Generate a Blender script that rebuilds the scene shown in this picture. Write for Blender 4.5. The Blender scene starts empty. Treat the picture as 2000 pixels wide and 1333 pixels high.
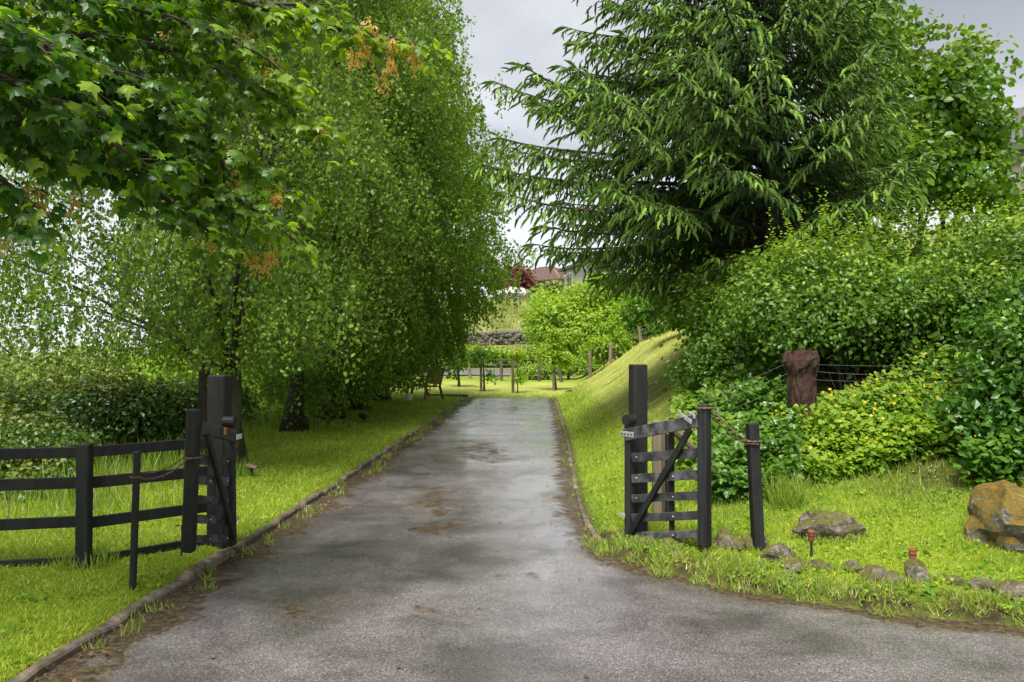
import bpy, math, random
import numpy as np

# ------------------------------------------------------------------ camera, world, sun, exposure
S = bpy.context.scene
COL = S.collection
F_PX = 1600.0          # focal length in pixels of the 2000 px wide photograph
EYE = 1.65
HZ = 686.0             # horizon row
cam_d = bpy.data.cameras.new('camera')
cam = bpy.data.objects.new('camera', cam_d)
COL.objects.link(cam)
cam_d.sensor_width = 36.0
cam_d.lens = 36.0 * F_PX / 2000.0
cam_d.clip_start = 0.05
cam_d.clip_end = 2000.0
cam.location = (0, 0, EYE)
cam.rotation_euler = (math.radians(90) + math.atan((HZ - 666.5) / F_PX), 0, 0)
S.camera = cam

SUN_EL, SUN_AZ = math.radians(60), math.radians(195)     # azimuth from +Y towards +X
world = bpy.data.worlds.new('World')
S.world = world
world.use_nodes = True
wn, wl = world.node_tree.nodes, world.node_tree.links
wn.clear()
w_out = wn.new('ShaderNodeOutputWorld')
w_sky = wn.new('ShaderNodeTexSky')
w_sky.sky_type = 'NISHITA'
w_sky.sun_disc = False
w_sky.sun_elevation = SUN_EL
w_sky.sun_rotation = SUN_AZ
w_bg = wn.new('ShaderNodeBackground'); w_bg.inputs[1].default_value = 0.05
wl.new(w_sky.outputs[0], w_bg.inputs[0])
w_tc = wn.new('ShaderNodeTexCoord')
w_sep = wn.new('ShaderNodeSeparateXYZ'); wl.new(w_tc.outputs['Generated'], w_sep.inputs[0])
w_zz = wn.new('ShaderNodeMath'); w_zz.operation = 'MAXIMUM'; wl.new(w_sep.outputs[2], w_zz.inputs[0]); w_zz.inputs[1].default_value = 0.0
w_zp = wn.new('ShaderNodeMath'); w_zp.operation = 'ADD'; wl.new(w_zz.outputs[0], w_zp.inputs[0]); w_zp.inputs[1].default_value = 0.22
w_dx = wn.new('ShaderNodeMath'); w_dx.operation = 'DIVIDE'; wl.new(w_sep.outputs[0], w_dx.inputs[0]); wl.new(w_zp.outputs[0], w_dx.inputs[1])
w_dy = wn.new('ShaderNodeMath'); w_dy.operation = 'DIVIDE'; wl.new(w_sep.outputs[1], w_dy.inputs[0]); wl.new(w_zp.outputs[0], w_dy.inputs[1])
w_cmb = wn.new('ShaderNodeCombineXYZ'); wl.new(w_dx.outputs[0], w_cmb.inputs[0]); wl.new(w_dy.outputs[0], w_cmb.inputs[1])
w_no = wn.new('ShaderNodeTexNoise'); w_no.inputs['Scale'].default_value = 1.1; w_no.inputs['Detail'].default_value = 7; w_no.inputs['Roughness'].default_value = 0.52
w_no.inputs['Distortion'].default_value = 0.35
wl.new(w_cmb.outputs[0], w_no.inputs['Vector'])
w_cr = wn.new('ShaderNodeValToRGB')
w_cr.color_ramp.elements[0].position = 0.41; w_cr.color_ramp.elements[0].color = (0.061, 0.064, 0.071, 1)
w_cr.color_ramp.elements[1].position = 0.60; w_cr.color_ramp.elements[1].color = (0.170, 0.173, 0.178, 1)
wl.new(w_no.outputs[0], w_cr.inputs[0])
w_hm = wn.new('ShaderNodeMapRange'); wl.new(w_sep.outputs[2], w_hm.inputs[0])
w_hm.inputs[1].default_value = 0.0; w_hm.inputs[2].default_value = 0.42; w_hm.inputs[3].default_value = .95; w_hm.inputs[4].default_value = 0.0
w_mix = wn.new('ShaderNodeMixRGB'); wl.new(w_hm.outputs[0], w_mix.inputs[0]); wl.new(w_cr.outputs[0], w_mix.inputs[1])
w_mix.inputs[2].default_value = (0.200, 0.204, 0.212, 1)
w_bg2 = wn.new('ShaderNodeBackground'); wl.new(w_mix.outputs[0], w_bg2.inputs[0]); w_bg2.inputs[1].default_value = 1.0
w_ms = wn.new('ShaderNodeMixShader'); w_ms.inputs[0].default_value = 0.93
wl.new(w_bg.outputs[0], w_ms.inputs[1]); wl.new(w_bg2.outputs[0], w_ms.inputs[2]); wl.new(w_ms.outputs[0], w_out.inputs[0])

sun_d = bpy.data.lights.new('sun', 'SUN')
sun_d.energy = 1.5
sun_d.angle = math.radians(28)
sun_d.color = (1.0, 0.96, 0.88)
sun = bpy.data.objects.new('sun', sun_d)
COL.objects.link(sun)
sun.rotation_euler = (math.radians(90) - SUN_EL, 0, math.pi - SUN_AZ)

S.view_settings.view_transform = 'Standard'
S.view_settings.look = 'None'
S.view_settings.gamma = 1.0
S.view_settings.use_curve_mapping = False
S.view_settings.exposure = 2.45
S.render.engine = 'CYCLES'
S.cycles.max_bounces = 7
S.cycles.diffuse_bounces = 3
S.cycles.glossy_bounces = 3
S.cycles.transmission_bounces = 3
S.cycles.use_denoising = True
S.cycles.sample_clamp_indirect = 4.0

# ------------------------------------------------------------------ helpers
R = np.random.default_rng(7)
random.seed(7)
A = np.array

def P(px, py, Y):
    return A([(px - 1000.0) / F_PX * Y, Y, EYE - (py - HZ) / F_PX * Y])

def finish(o, label=None, cat=None, group=None, kind=None):
    if label: o['label'] = label
    if cat: o['category'] = cat
    if group: o['group'] = group
    if kind: o['kind'] = kind
    return o

def build(name, parts, mat, parent=None, smooth=False, tint=None, loc=None, **kw):
    """parts: list of (V, F) with F an (m,k) array; mat one material or list matching parts"""
    Vs, loops, starts, totals, mats_idx = [], [], [], [], []
    off = 0; ls = 0
    ml = mat if isinstance(mat, (list, tuple)) else [mat]
    uniq = []
    for i, (V, Fc) in enumerate(parts):
        m = ml[i] if len(ml) > 1 else ml[0]
        if m not in uniq: uniq.append(m)
        mi = uniq.index(m)
        V = np.asarray(V, dtype=np.float32).reshape(-1, 3)
        Fs = Fc if isinstance(Fc, list) else [Fc]
        for Fa in Fs:
            Fa = np.asarray(Fa, dtype=np.int64)
            if Fa.size == 0: continue
            n, k = Fa.shape
            loops.append((Fa + off).ravel())
            starts.append(ls + np.arange(n) * k)
            totals.append(np.full(n, k))
            mats_idx.append(np.full(n, mi))
            ls += n * k
        Vs.append(V); off += len(V)
    V = np.concatenate(Vs)
    me = bpy.data.meshes.new(name)
    me.vertices.add(len(V)); me.vertices.foreach_set('co', V.ravel())
    L = np.concatenate(loops).astype(np.int32)
    me.loops.add(len(L)); me.loops.foreach_set('vertex_index', L)
    st = np.concatenate(starts).astype(np.int32)
    me.polygons.add(len(st)); me.polygons.foreach_set('loop_start', st)
    me.polygons.foreach_set('material_index', np.concatenate(mats_idx).astype(np.int32))
    me.polygons.foreach_set('use_smooth', np.full(len(st), bool(smooth)))
    if tint is not None:
        if not isinstance(tint, dict): tint = {'tint': tint}
        for tn, tv in tint.items():
            at = me.attributes.new(tn, 'FLOAT', 'POINT'); at.data.foreach_set('value', np.asarray(tv, dtype=np.float32))
    me.update(calc_edges=True)
    for m in uniq: me.materials.append(m)
    o = bpy.data.objects.new(name, me)
    COL.objects.link(o)
    if parent is not None: o.parent = parent
    if loc is not None: o.location = loc
    return finish(o, **kw)

def empty(name, loc, rz=0.0, **kw):
    o = bpy.data.objects.new(name, None)
    COL.objects.link(o)
    o.location = tuple(float(v) for v in loc); o.rotation_euler = (0, 0, rz)
    o.empty_display_size = 0.1
    return finish(o, **kw)

def place(root, *objs):
    """world-built meshes become children of root without moving"""
    bpy_loc = root.location
    for o in objs:
        o.parent = root
        o.location = (o.location[0] - bpy_loc[0], o.location[1] - bpy_loc[1], o.location[2] - bpy_loc[2])

def norm(v):
    v = np.asarray(v, float)
    return v / np.maximum(np.linalg.norm(v, axis=-1, keepdims=True), 1e-9)

def frames(d, nrm):
    """rotation matrices with local y = d, local z ~ nrm; columns x,y,z"""
    d = norm(d); x = norm(np.cross(d, nrm)); z = np.cross(x, d)
    return np.stack([x, d, z], axis=-1)

def scatter(T, TF, pos, Rm, sc):
    T = np.asarray(T, float); TF = np.asarray(TF)
    n, k = len(pos), len(T)
    sc = np.asarray(sc, float)
    if sc.ndim == 1: sc = sc[:, None]
    loc = T[None] * sc[:, None, :]
    V = np.einsum('nij,nkj->nki', Rm, loc) + np.asarray(pos)[:, None, :]
    Fc = (TF[None] + (np.arange(n) * k)[:, None, None]).reshape(-1, TF.shape[1])
    return V.reshape(-1, 3), Fc

def rnd(n, s=1.0):
    return R.normal(0, s, (n, 3))

def tube(path, rad, sides=8, cap=True, squash=None):
    path = np.asarray(path, float); n = len(path)
    rad = np.broadcast_to(np.asarray(rad, float), (n,))
    t = np.gradient(path, axis=0); t = norm(t)
    ref = A([0.0, 0, 1]) if abs(t[0][2]) < 0.9 else A([0.0, 1, 0])
    u = norm(np.cross(t, ref)); v = np.cross(t, u)
    a = np.linspace(0, 2 * math.pi, sides, endpoint=False)
    V = path[:, None] + rad[:, None, None] * (np.cos(a)[None, :, None] * u[:, None] + np.sin(a)[None, :, None] * v[:, None])
    V = V.reshape(-1, 3)
    i = np.arange(n - 1)[:, None] * sides; j = np.arange(sides)[None]; j2 = (j + 1) % sides
    Fq = np.stack([i + j, i + j2, i + sides + j2, i + sides + j], -1).reshape(-1, 4)
    if cap:
        V = np.vstack([V, path[0], path[-1]])
        jj = np.arange(sides); b = (n - 1) * sides
        Ft = np.vstack([np.stack([np.full(sides, n * sides), (jj + 1) % sides, jj], -1),
                        np.stack([np.full(sides, n * sides + 1), b + jj, b + (jj + 1) % sides], -1)])
        return V, [Fq, Ft]
    return V, [Fq]

def bar(a, b, w, h, up=(0, 0, 1), ch=0.12, wob=0.0):
    """a chamfered timber between a and b; w across, h along `up`"""
    a = A(a, float); b = A(b, float)
    d = norm(b - a); x = norm(np.cross(d, A(up, float))); z = np.cross(x, d)
    c = min(w, h) * ch
    prof = [(-w/2 + c, -h/2), (w/2 - c, -h/2), (w/2, -h/2 + c), (w/2, h/2 - c), (w/2 - c, h/2), (-w/2 + c, h/2), (-w/2, h/2 - c), (-w/2, -h/2 + c)]
    V = []
    L = np.linalg.norm(b - a)
    ns = max(1, int(L / 0.25)) if wob else 1
    ts = [0.0] + [k / ns for k in range(1, ns)] + [1.0]
    rings = []
    e = min(c, L * 0.2) / L
    allt = [0.0, e] + ts[1:-1] + [1 - e, 1.0]
    for q, t in enumerate(allt):
        s = 1 - (2 * c / w) if q in (0, len(allt) - 1) else 1.0
        s2 = 1 - (2 * c / h) if q in (0, len(allt) - 1) else 1.0
        o = a + d * L * t + (x * random.uniform(-wob, wob) + z * random.uniform(-wob, wob) if 0 < t < 1 else 0)
        for (px, pz) in prof: V.append(o + x * px * s + z * pz * s2)
    n = len(allt)
    i = np.arange(n - 1)[:, None] * 8; j = np.arange(8)[None]; j2 = (j + 1) % 8
    Fq = np.stack([i + j, i + j2, i + 8 + j2, i + 8 + j], -1).reshape(-1, 4)
    F8 = A([[7, 6, 5, 4, 3, 2, 1, 0], [(n - 1) * 8 + q for q in range(8)]])
    return A(V), [Fq, F8]

def boxp(c, s, rz=0.0):
    V = A([(x, y, z) for z in (-.5, .5) for y in (-.5, .5) for x in (-.5, .5)]) * A(s)
    ca, sa = math.cos(rz), math.sin(rz)
    V = np.stack([V[:, 0] * ca - V[:, 1] * sa, V[:, 0] * sa + V[:, 1] * ca, V[:, 2]], -1) + A(c)
    return V, A([[0, 2, 3, 1], [4, 5, 7, 6], [0, 1, 5, 4], [2, 6, 7, 3], [0, 4, 6, 2], [1, 3, 7, 5]])

def fbm(p, seed=0, octs=4, f=1.0):
    """cheap sum-of-sines noise, about -1..1"""
    p = np.asarray(p, float); rr = np.random.default_rng(seed + 101)
    out = np.zeros(p.shape[:-1]); amp = 1.0; tot = 0
    for o in range(octs):
        for q in range(3):
            k = norm(rr.normal(0, 1, p.shape[-1])) * f * (1 + .3 * q)
            out += amp * np.sin(p @ k * 2 * math.pi + rr.uniform(0, 6.28)) / 3
        tot += amp * .6; amp *= .55; f *= 2.03
    return out / tot

_ico = None
def ico(sub=2):
    import bmesh
    bm = bmesh.new(); bmesh.ops.create_icosphere(bm, subdivisions=sub, radius=1.0)
    V = A([v.co[:] for v in bm.verts]); Fc = A([[v.index for v in f.verts] for f in bm.faces]); bm.free()
    return V, Fc
ICO2, ICO3 = ico(2), ico(3)
ICO4 = ico(4)

def rock(c, s, seed, I=ICO3, rz=0.0, amp=0.28, flat=0.0):
    V, Fc = I[0].copy(), I[1]
    n = fbm(V, seed, 5, 0.45)
    rr = np.random.default_rng(seed)
    for _ in range(16):   # chip planes
        d = norm(rr.normal(0, 1, 3)); k = V @ d; th = rr.uniform(.70, .90); m = k > th
        V[m] -= np.outer((k[m] - th) * .85, d)
    V = V * (1 + amp * n[:, None])
    ca, sa = math.cos(rz), math.sin(rz)
    V = V * A(s)
    V = np.stack([V[:, 0] * ca - V[:, 1] * sa, V[:, 0] * sa + V[:, 1] * ca, V[:, 2]], -1) + A(c)
    return V, Fc

# ------------------------------------------------------------------ materials
def new_mat(name):
    m = bpy.data.materials.new(name); m.use_nodes = True
    nt = m.node_tree; nt.nodes.clear()
    out = nt.nodes.new('ShaderNodeOutputMaterial')
    return m, nt.nodes, nt.links, out

def noise(n, l, vec, scale, detail=4, rough=0.55, dist=0.0):
    t = n.new('ShaderNodeTexNoise'); t.inputs['Scale'].default_value = scale
    t.inputs['Detail'].default_value = detail; t.inputs['Roughness'].default_value = rough; t.inputs['Distortion'].default_value = dist
    if vec is not None: l.new(vec, t.inputs['Vector'])
    return t.outputs[0]

def ramp(n, l, fac, stops):
    r = n.new('ShaderNodeValToRGB'); l.new(fac, r.inputs[0])
    el = r.color_ramp.elements
    while len(el) < len(stops): el.new(0.5)
    for e, (p, c) in zip(el, stops):
        e.position = p; e.color = (*c, 1) if len(c) == 3 else c
    return r.outputs[0]

def mixc(n, l, fac, a, b, mode='MIX'):
    m = n.new('ShaderNodeMixRGB'); m.blend_type = mode
    for i, v in ((0, fac), (1, a), (2, b)):
        if isinstance(v, (int, float)): m.inputs[i].default_value = v
        elif isinstance(v, tuple): m.inputs[i].default_value = (*v, 1)
        else: l.new(v, m.inputs[i])
    return m.outputs[0]

def math_(n, l, op, a, b=None, c=None):
    m = n.new('ShaderNodeMath'); m.operation = op
    for i, v in enumerate((a, b, c)):
        if v is None: continue
        if isinstance(v, (int, float)): m.inputs[i].default_value = v
        else: l.new(v, m.inputs[i])
    m.use_clamp = False
    return m.outputs[0]

def mrange(n, l, v, a, b, c, d):
    m = n.new('ShaderNodeMapRange'); l.new(v, m.inputs[0])
    for i, q in enumerate((a, b, c, d)): m.inputs[i + 1].default_value = q
    return m.outputs[0]

def attr(n, name):
    a = n.new('ShaderNodeAttribute'); a.attribute_name = name
    return a.outputs['Fac']

def mapping(n, l, vec, scale=(1, 1, 1), rot=(0, 0, 0)):
    m = n.new('ShaderNodeMapping'); l.new(vec, m.inputs[0]); m.inputs['Scale'].default_value = scale; m.inputs['Rotation'].default_value = rot
    return m.outputs[0]

def leaf_mat(name, dark, light, tip=None, trans=0.35, rough=0.42, tr_col=None, spec=0.5, gscale=0.9):
    m, n, l, out = new_mat(name)
    g = n.new('ShaderNodeNewGeometry')
    c = ramp(n, l, g.outputs['Random Per Island'], [(0.0, dark), (0.5, tuple((a + b) / 2 for a, b in zip(dark, light))), (1.0, light)])
    big = noise(n, l, g.outputs['Position'], gscale, 2)
    c = mixc(n, l, mrange(n, l, big, .35, .65, 0.0, 0.5), c, tuple(v * w for v, w in zip(light, (1.25, 1.1, .9))))
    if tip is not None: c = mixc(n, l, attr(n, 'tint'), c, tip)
    b = n.new('ShaderNodeBsdfPrincipled'); l.new(c, b.inputs['Base Color']); b.inputs['Roughness'].default_value = rough
    b.inputs['Specular IOR Level'].default_value = spec
    t = n.new('ShaderNodeBsdfTranslucent')
    tc = mixc(n, l, 1.0, c, tr_col or (1.5, 1.6, .7), 'MULTIPLY'); l.new(tc, t.inputs[0])
    ms = n.new('ShaderNodeMixShader'); ms.inputs[0].default_value = trans
    l.new(b.outputs[0], ms.inputs[1]); l.new(t.outputs[0], ms.inputs[2]); l.new(ms.outputs[0], out.inputs[0])
    return m

def solid(name, c1, c2, scale=8, rough=0.7, bump=0.3, stretch=(1, 1, 1), bdist=0.01, spec=0.5, c3=None, metal=0.0, coord='Object'):
    m, n, l, out = new_mat(name)
    tc = n.new('ShaderNodeTexCoord'); v = mapping(n, l, tc.outputs[coord], stretch)
    f = noise(n, l, v, scale, 6, .6)
    c = ramp(n, l, f, [(0.32, c1), (0.68, c2)])
    oi = n.new('ShaderNodeObjectInfo'); c = mixc(n, l, 1.0, c, ramp(n, l, oi.outputs['Random'], [(0.0, (.62, .62, .62)), (1.0, (1.35, 1.35, 1.35))]), 'MULTIPLY')
    if c3 is not None:
        f2 = noise(n, l, tc.outputs[coord], scale * .4, 5, .65)
        c = mixc(n, l, mrange(n, l, f2, .5, .62, 0, 1), c, c3)
    b = n.new('ShaderNodeBsdfPrincipled'); l.new(c, b.inputs['Base Color']); b.inputs['Metallic'].default_value = metal
    l.new(mrange(n, l, f, .3, .7, rough - .1, min(1, rough + .12)), b.inputs['Roughness']); b.inputs['Specular IOR Level'].default_value = spec
    bp = n.new('ShaderNodeBump'); l.new(f, bp.inputs['Height']); bp.inputs['Strength'].default_value = bump; bp.inputs['Distance'].default_value = bdist
    l.new(bp.outputs[0], b.inputs['Normal']); l.new(b.outputs[0], out.inputs[0])
    return m

M = {}
M['black_wood'] = solid('black_stained_timber', (.003, .003, .004), (.017, .017, .018), 14, .66, .9, (1, 1, .10), .006, spec=.35, c3=(.013, .016, .010))
M['black_wood_worn_lit'] = solid('worn_lit_black_timber', (.014, .014, .015), (.085, .085, .090), 12, .6, .6, (1, 1, 1), .004, c3=(.012, .012, .013))  # worn gate rails, with their lit grey also put into the colour
M['steel'] = solid('galvanised_steel', (.32, .33, .34), (.55, .56, .58), 20, .4, .2, metal=.5)
M['rust'] = solid('copper_plate', (.30, .09, .03), (.42, .15, .06), 20, .5, .2)
M['wire'] = solid('dull_fence_wire', (.06, .065, .065), (.12, .125, .13), 20, .7, .1)
M['rope'] = solid('hemp_rope', (.07, .045, .028), (.17, .12, .08), 60, .9, .6)
M['old_wood'] = solid('weathered_post_wood', (.075, .058, .038), (.19, .15, .10), 6, .85, .6, (1, 1, .1), .01)
M['stump'] = solid('rotten_bark_wood', (.008, .003, .002), (.060, .026, .014), 22, .9, 1.0, (1, 1, .35), .02)
M['bark'] = solid('mossy_dark_bark', (.012, .011, .008), (.060, .052, .036), 7, .9, 1.0, (1, 1, .4), .03, c3=(.030, .040, .012))
M['birch_bark'] = solid('old_birch_bark', (.014, .012, .009), (.075, .062, .045), 6, .85, 1.0, (1, 1, .9), .03, c3=(.035, .042, .014))
M['twig'] = solid('twig', (.020, .014, .009), (.055, .040, .026), 5, .8, .1)
M['kerb'] = solid('kerb_stone', (.060, .042, .032), (.20, .155, .125), 11, .85, .8, (1, 1, 1), .01, c3=(.075, .060, .020), coord='Object')
M['soil'] = solid('soil', (.018, .012, .008), (.05, .035, .02), 14, .95, .8)
def rock_mat(name, a, b, moss, amount, mossy2=None):
    m, n, l, out = new_mat(name)
    tc = n.new('ShaderNodeTexCoord'); g = n.new('ShaderNodeNewGeometry')
    f = noise(n, l, g.outputs['Position'], 18, 8, .7)
    c = ramp(n, l, f, [(.34, a), (.52, tuple((p + q) / 2 for p, q in zip(a, b))), (.66, b)])
    lich = noise(n, l, g.outputs['Position'], 34, 3, .5)
    c = mixc(n, l, mrange(n, l, lich, .60, .66, 0, .7), c, (.36, .34, .31))
    sp = n.new('ShaderNodeSeparateXYZ'); l.new(g.outputs['Normal'], sp.inputs[0])
    k = math_(n, l, 'ADD', mrange(n, l, sp.outputs[2], -.3, .8, 0, .42), mrange(n, l, noise(n, l, g.outputs['Position'], 8, 8, .75), .30, .70, .1, 1.0))
    mf = mrange(n, l, k, 1.02 - amount, 1.10 - amount, 0, 1)
    mc = ramp(n, l, noise(n, l, g.outputs['Position'], 40, 4, .7), [(.35, moss), (.65, mossy2 or tuple(v * 1.7 for v in moss))])
    c = mixc(n, l, mf, c, mc)
    b = n.new('ShaderNodeBsdfPrincipled'); l.new(c, b.inputs['Base Color']); b.inputs['Roughness'].default_value = .88
    bp = n.new('ShaderNodeBump'); l.new(noise(n, l, g.outputs['Position'], 30, 8, .75), bp.inputs['Height']); bp.inputs['Strength'].default_value = .9; bp.inputs['Distance'].default_value = .03
    l.new(bp.outputs[0], b.inputs['Normal']); l.new(b.outputs[0], out.inputs[0])
    return m
M['rock'] = rock_mat('grey_rock', (.045, .034, .027), (.26, .215, .175), (.060, .065, .008), .17, (.14, .12, .015))
M['boulder'] = rock_mat('mossy_boulder', (.05, .042, .035), (.24, .21, .18), (.075, .080, .010), .40, (.25, .14, .018))
M['wall_stone'] = rock_mat('field_stone', (.045, .040, .036), (.19, .175, .16), (.05, .06, .02), .06)

# ground
def ground_mat():
    m, n, l, out = new_mat('lawn_and_field')
    g = n.new('ShaderNodeNewGeometry'); pos = g.outputs['Position']
    big = noise(n, l, pos, .55, 4, .6)
    mid = noise(n, l, pos, 3.2, 5, .65)
    fine = noise(n, l, pos, 55, 4, .7)
    c = ramp(n, l, big, [(.34, (.120, .210, .010)), (.66, (.240, .340, .018))])
    c = mixc(n, l, mrange(n, l, mid, .45, .68, 0, .55), c, (.250, .330, .045))
    # clippings raked in lines down the mown bank
    st = noise(n, l, mapping(n, l, pos, (.7, 5.0, 1.5), (0, 0, math.radians(-35))), 1.0, 5, .65, .4)
    cl = ramp(n, l, st, [(.36, (.150, .200, .026)), (.48, (.320, .370, .065)), (.64, (.500, .510, .135))])
    c = mixc(n, l, attr(n, 'clip'), c, cl)
    rf = ramp(n, l, noise(n, l, pos, .35, 6, .7), [(.34, (.100, .150, .026)), (.54, (.230, .240, .065)), (.68, (.330, .290, .110))])
    c = mixc(n, l, attr(n, 'rough'), c, rf)
    dt = ramp(n, l, noise(n, l, pos, 9, 5, .7), [(.35, (.030, .020, .010)), (.65, (.100, .075, .030))])
    dk = math_(n, l, 'MULTIPLY', attr(n, 'dirt'), mrange(n, l, mid, .30, .48, .45, 1))
    c = mixc(n, l, dk, c, dt)
    c = mixc(n, l, 1.0, c, ramp(n, l, fine, [(.30, (.45, .5, .4)), (.62, (1.2, 1.15, 1.2))]), 'MULTIPLY')
    b = n.new('ShaderNodeBsdfPrincipled'); l.new(c, b.inputs['Base Color']); b.inputs['Roughness'].default_value = .85; b.inputs['Specular IOR Level'].default_value = .25
    hh = math_(n, l, 'ADD', fine, math_(n, l, 'MULTIPLY', st, 2.0))
    bp = n.new('ShaderNodeBump'); l.new(hh, bp.inputs['Height']); bp.inputs['Strength'].default_value = .8; bp.inputs['Distance'].default_value = .05
    l.new(bp.outputs[0], b.inputs['Normal']); l.new(b.outputs[0], out.inputs[0])
    return m
M['ground'] = ground_mat()

def road_mat():
    m, n, l, out = new_mat('wet_tarmac')
    g = n.new('ShaderNodeNewGeometry'); pos = g.outputs['Position']
    vo = n.new('ShaderNodeTexVoronoi'); vo.inputs['Scale'].default_value = 150; l.new(pos, vo.inputs['Vector'])
    agg = noise(n, l, vo.outputs['Color'], 3.1, 1)
    fine = noise(n, l, pos, 150, 3, .7)
    c = ramp(n, l, agg, [(.36, (.082, .074, .077)), (.52, (.135, .121, .126)), (.68, (.215, .194, .200))])
    mid = noise(n, l, mapping(n, l, pos, (.8, 1.0, 1)), 1.3, 6, .62, .3)
    c = mixc(n, l, 1.0, c, ramp(n, l, mid, [(.36, (.50, .46, .45)), (.62, (1.40, 1.38, 1.38))]), 'MULTIPLY')
    brown = noise(n, l, pos, 2.6, 7, .72, .4)
    # brown silt and moss: attribute says where, noise breaks its outline
    sk = math_(n, l, 'ADD', attr(n, 'stain'), math_(n, l, 'MULTIPLY', math_(n, l, 'SUBTRACT', brown, .5), 3.2))
    stf = mrange(n, l, sk, .34, .80, 0, .94)
    scol = ramp(n, l, noise(n, l, pos, 22, 6, .75), [(.34, (.016, .009, .005)), (.50, (.055, .036, .019)), (.60, (.105, .078, .036)), (.70, (.090, .110, .020))])
    c = mixc(n, l, stf, c, scol)
    c = mixc(n, l, 1.0, c, ramp(n, l, agg, [(.36, (.75, .74, .74)), (.5, (.97, .97, .97)), (.66, (1.2, 1.18, 1.18))]), 'MULTIPLY')
    b = n.new('ShaderNodeBsdfPrincipled'); l.new(c, b.inputs['Base Color'])
    wet = noise(n, l, mapping(n, l, pos, (.9, .55, 1)), 1.1, 5, .6, .5)
    ro = mrange(n, l, wet, .38, .60, .30, .46)
    ro = math_(n, l, 'ADD', ro, math_(n, l, 'MULTIPLY', stf, .40))
    l.new(ro, b.inputs['Roughness']); l.new(math_(n, l, 'SUBTRACT', .9, math_(n, l, 'MULTIPLY', stf, .8)), b.inputs['Specular IOR Level'])
    h = math_(n, l, 'ADD', math_(n, l, 'MULTIPLY', vo.outputs['Distance'], -1.0), math_(n, l, 'MULTIPLY', fine, .6))
    bp = n.new('ShaderNodeBump'); l.new(h, bp.inputs['Height']); bp.inputs['Strength'].default_value = .45; bp.inputs['Distance'].default_value = .0032
    bp2 = n.new('ShaderNodeBump'); l.new(brown, bp2.inputs['Height']); bp2.inputs['Strength'].default_value = .3; bp2.inputs['Distance'].default_value = .02
    l.new(bp.outputs[0], bp2.inputs['Normal']); l.new(bp2.outputs[0], b.inputs['Normal']); l.new(b.outputs[0], out.inputs[0])
    # standing film of rain water over the stones
    film = noise(n, l, mapping(n, l, pos, (1.5, .8, 1)), 1.0, 6, .68, .6)
    cw = math_(n, l, 'MULTIPLY', mrange(n, l, film, .38, .54, .55, 1.0), math_(n, l, 'SUBTRACT', 1.0, math_(n, l, 'MULTIPLY', stf, .8)))
    l.new(cw, b.inputs['Coat Weight']); l.new(mrange(n, l, film, .38, .60, .36, .16), b.inputs['Coat Roughness']); b.inputs['Coat IOR'].default_value = 1.85
    bp3 = n.new('ShaderNodeBump'); l.new(fine, bp3.inputs['Height']); bp3.inputs['Strength'].default_value = .15; bp3.inputs['Distance'].default_value = .002
    l.new(bp3.outputs[0], b.inputs['Coat Normal'])
    return m
M['road'] = road_mat()

M['grass'] = leaf_mat('grass_blade', (.150, .245, .010), (.310, .410, .026), tip=(.560, .520, .170), trans=.3, rough=.5, gscale=.8, spec=.3)
M['tall_grass'] = leaf_mat('tall_grass_blade', (.110, .210, .014), (.240, .350, .040), tip=(.300, .280, .120), trans=.35, rough=.5)
M['birch_leaf'] = leaf_mat('birch_leaf', (.034, .088, .010), (.160, .280, .024), tip=(.30, .36, .05), trans=.40, rough=.48, spec=.35)
M['birch_leaf_b'] = leaf_mat('birch_leaf_fresh', (.036, .095, .009), (.165, .300, .020), tip=(.30, .37, .04), trans=.40, rough=.48, spec=.35)
M['syc_leaf'] = leaf_mat('sycamore_leaf', (.009, .042, .007), (.044, .125, .011), tip=(.30, .46, .03), trans=.5, rough=.38, tr_col=(2.2, 2.0, .5), gscale=2)
M['seed'] = leaf_mat('sycamore_key', (.36, .32, .05), (.50, .38, .08), tip=(.62, .30, .09), trans=.4, rough=.5, tr_col=(1.4, 1.2, .8))
M['needle'] = leaf_mat('spruce_needle', (.009, .028, .007), (.028, .075, .012), tip=(.290, .490, .075), trans=.3, rough=.62, gscale=.8, spec=.2)
M['lime_leaf'] = leaf_mat('lime_tree_leaf', (.024, .085, .008), (.115, .240, .013), tip=(.26, .30, .03), trans=.42, rough=.42, gscale=1.2)
M['hedge_leaf'] = leaf_mat('hedge_leaf', (.022, .075, .009), (.110, .230, .020), tip=(.380, .500, .050), trans=.35, rough=.40, gscale=1.0)
M['ivy_leaf'] = leaf_mat('climber_leaf', (.014, .062, .008), (.070, .180, .012), tip=(.16, .28, .03), trans=.3, rough=.35, gscale=1.4)
M['herb_leaf'] = leaf_mat('celandine_leaf', (.050, .140, .008), (.155, .290, .018), tip=(.360, .420, .030), trans=.35, rough=.6, gscale=1.6, spec=.25)
M['flower'] = leaf_mat('yellow_flower', (.60, .46, .02), (.75, .60, .03), trans=.3)
M['dark_leaf'] = leaf_mat('laurel_leaf', (.014, .045, .008), (.060, .125, .018), tip=(.52, .50, .08), trans=.22, rough=.3, gscale=1.0)
M['golden_leaf'] = leaf_mat('golden_hedge_leaf', (.028, .080, .012), (.095, .170, .028), tip=(.560, .420, .085), trans=.3, rough=.4)
M['far_leaf'] = leaf_mat('distant_shrub_leaf', (.085, .190, .010), (.240, .380, .018), tip=(.340, .420, .025), trans=.38, rough=.5, gscale=.3)
M['far_leaf_b'] = leaf_mat('distant_dull_leaf', (.090, .150, .024), (.200, .270, .050), trans=.3, rough=.5, gscale=.2)
M['maple_leaf'] = leaf_mat('red_maple_leaf', (.065, .014, .014), (.180, .040, .038), trans=.25, rough=.5, gscale=.4, tr_col=(1.5, .8, .7))
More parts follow.
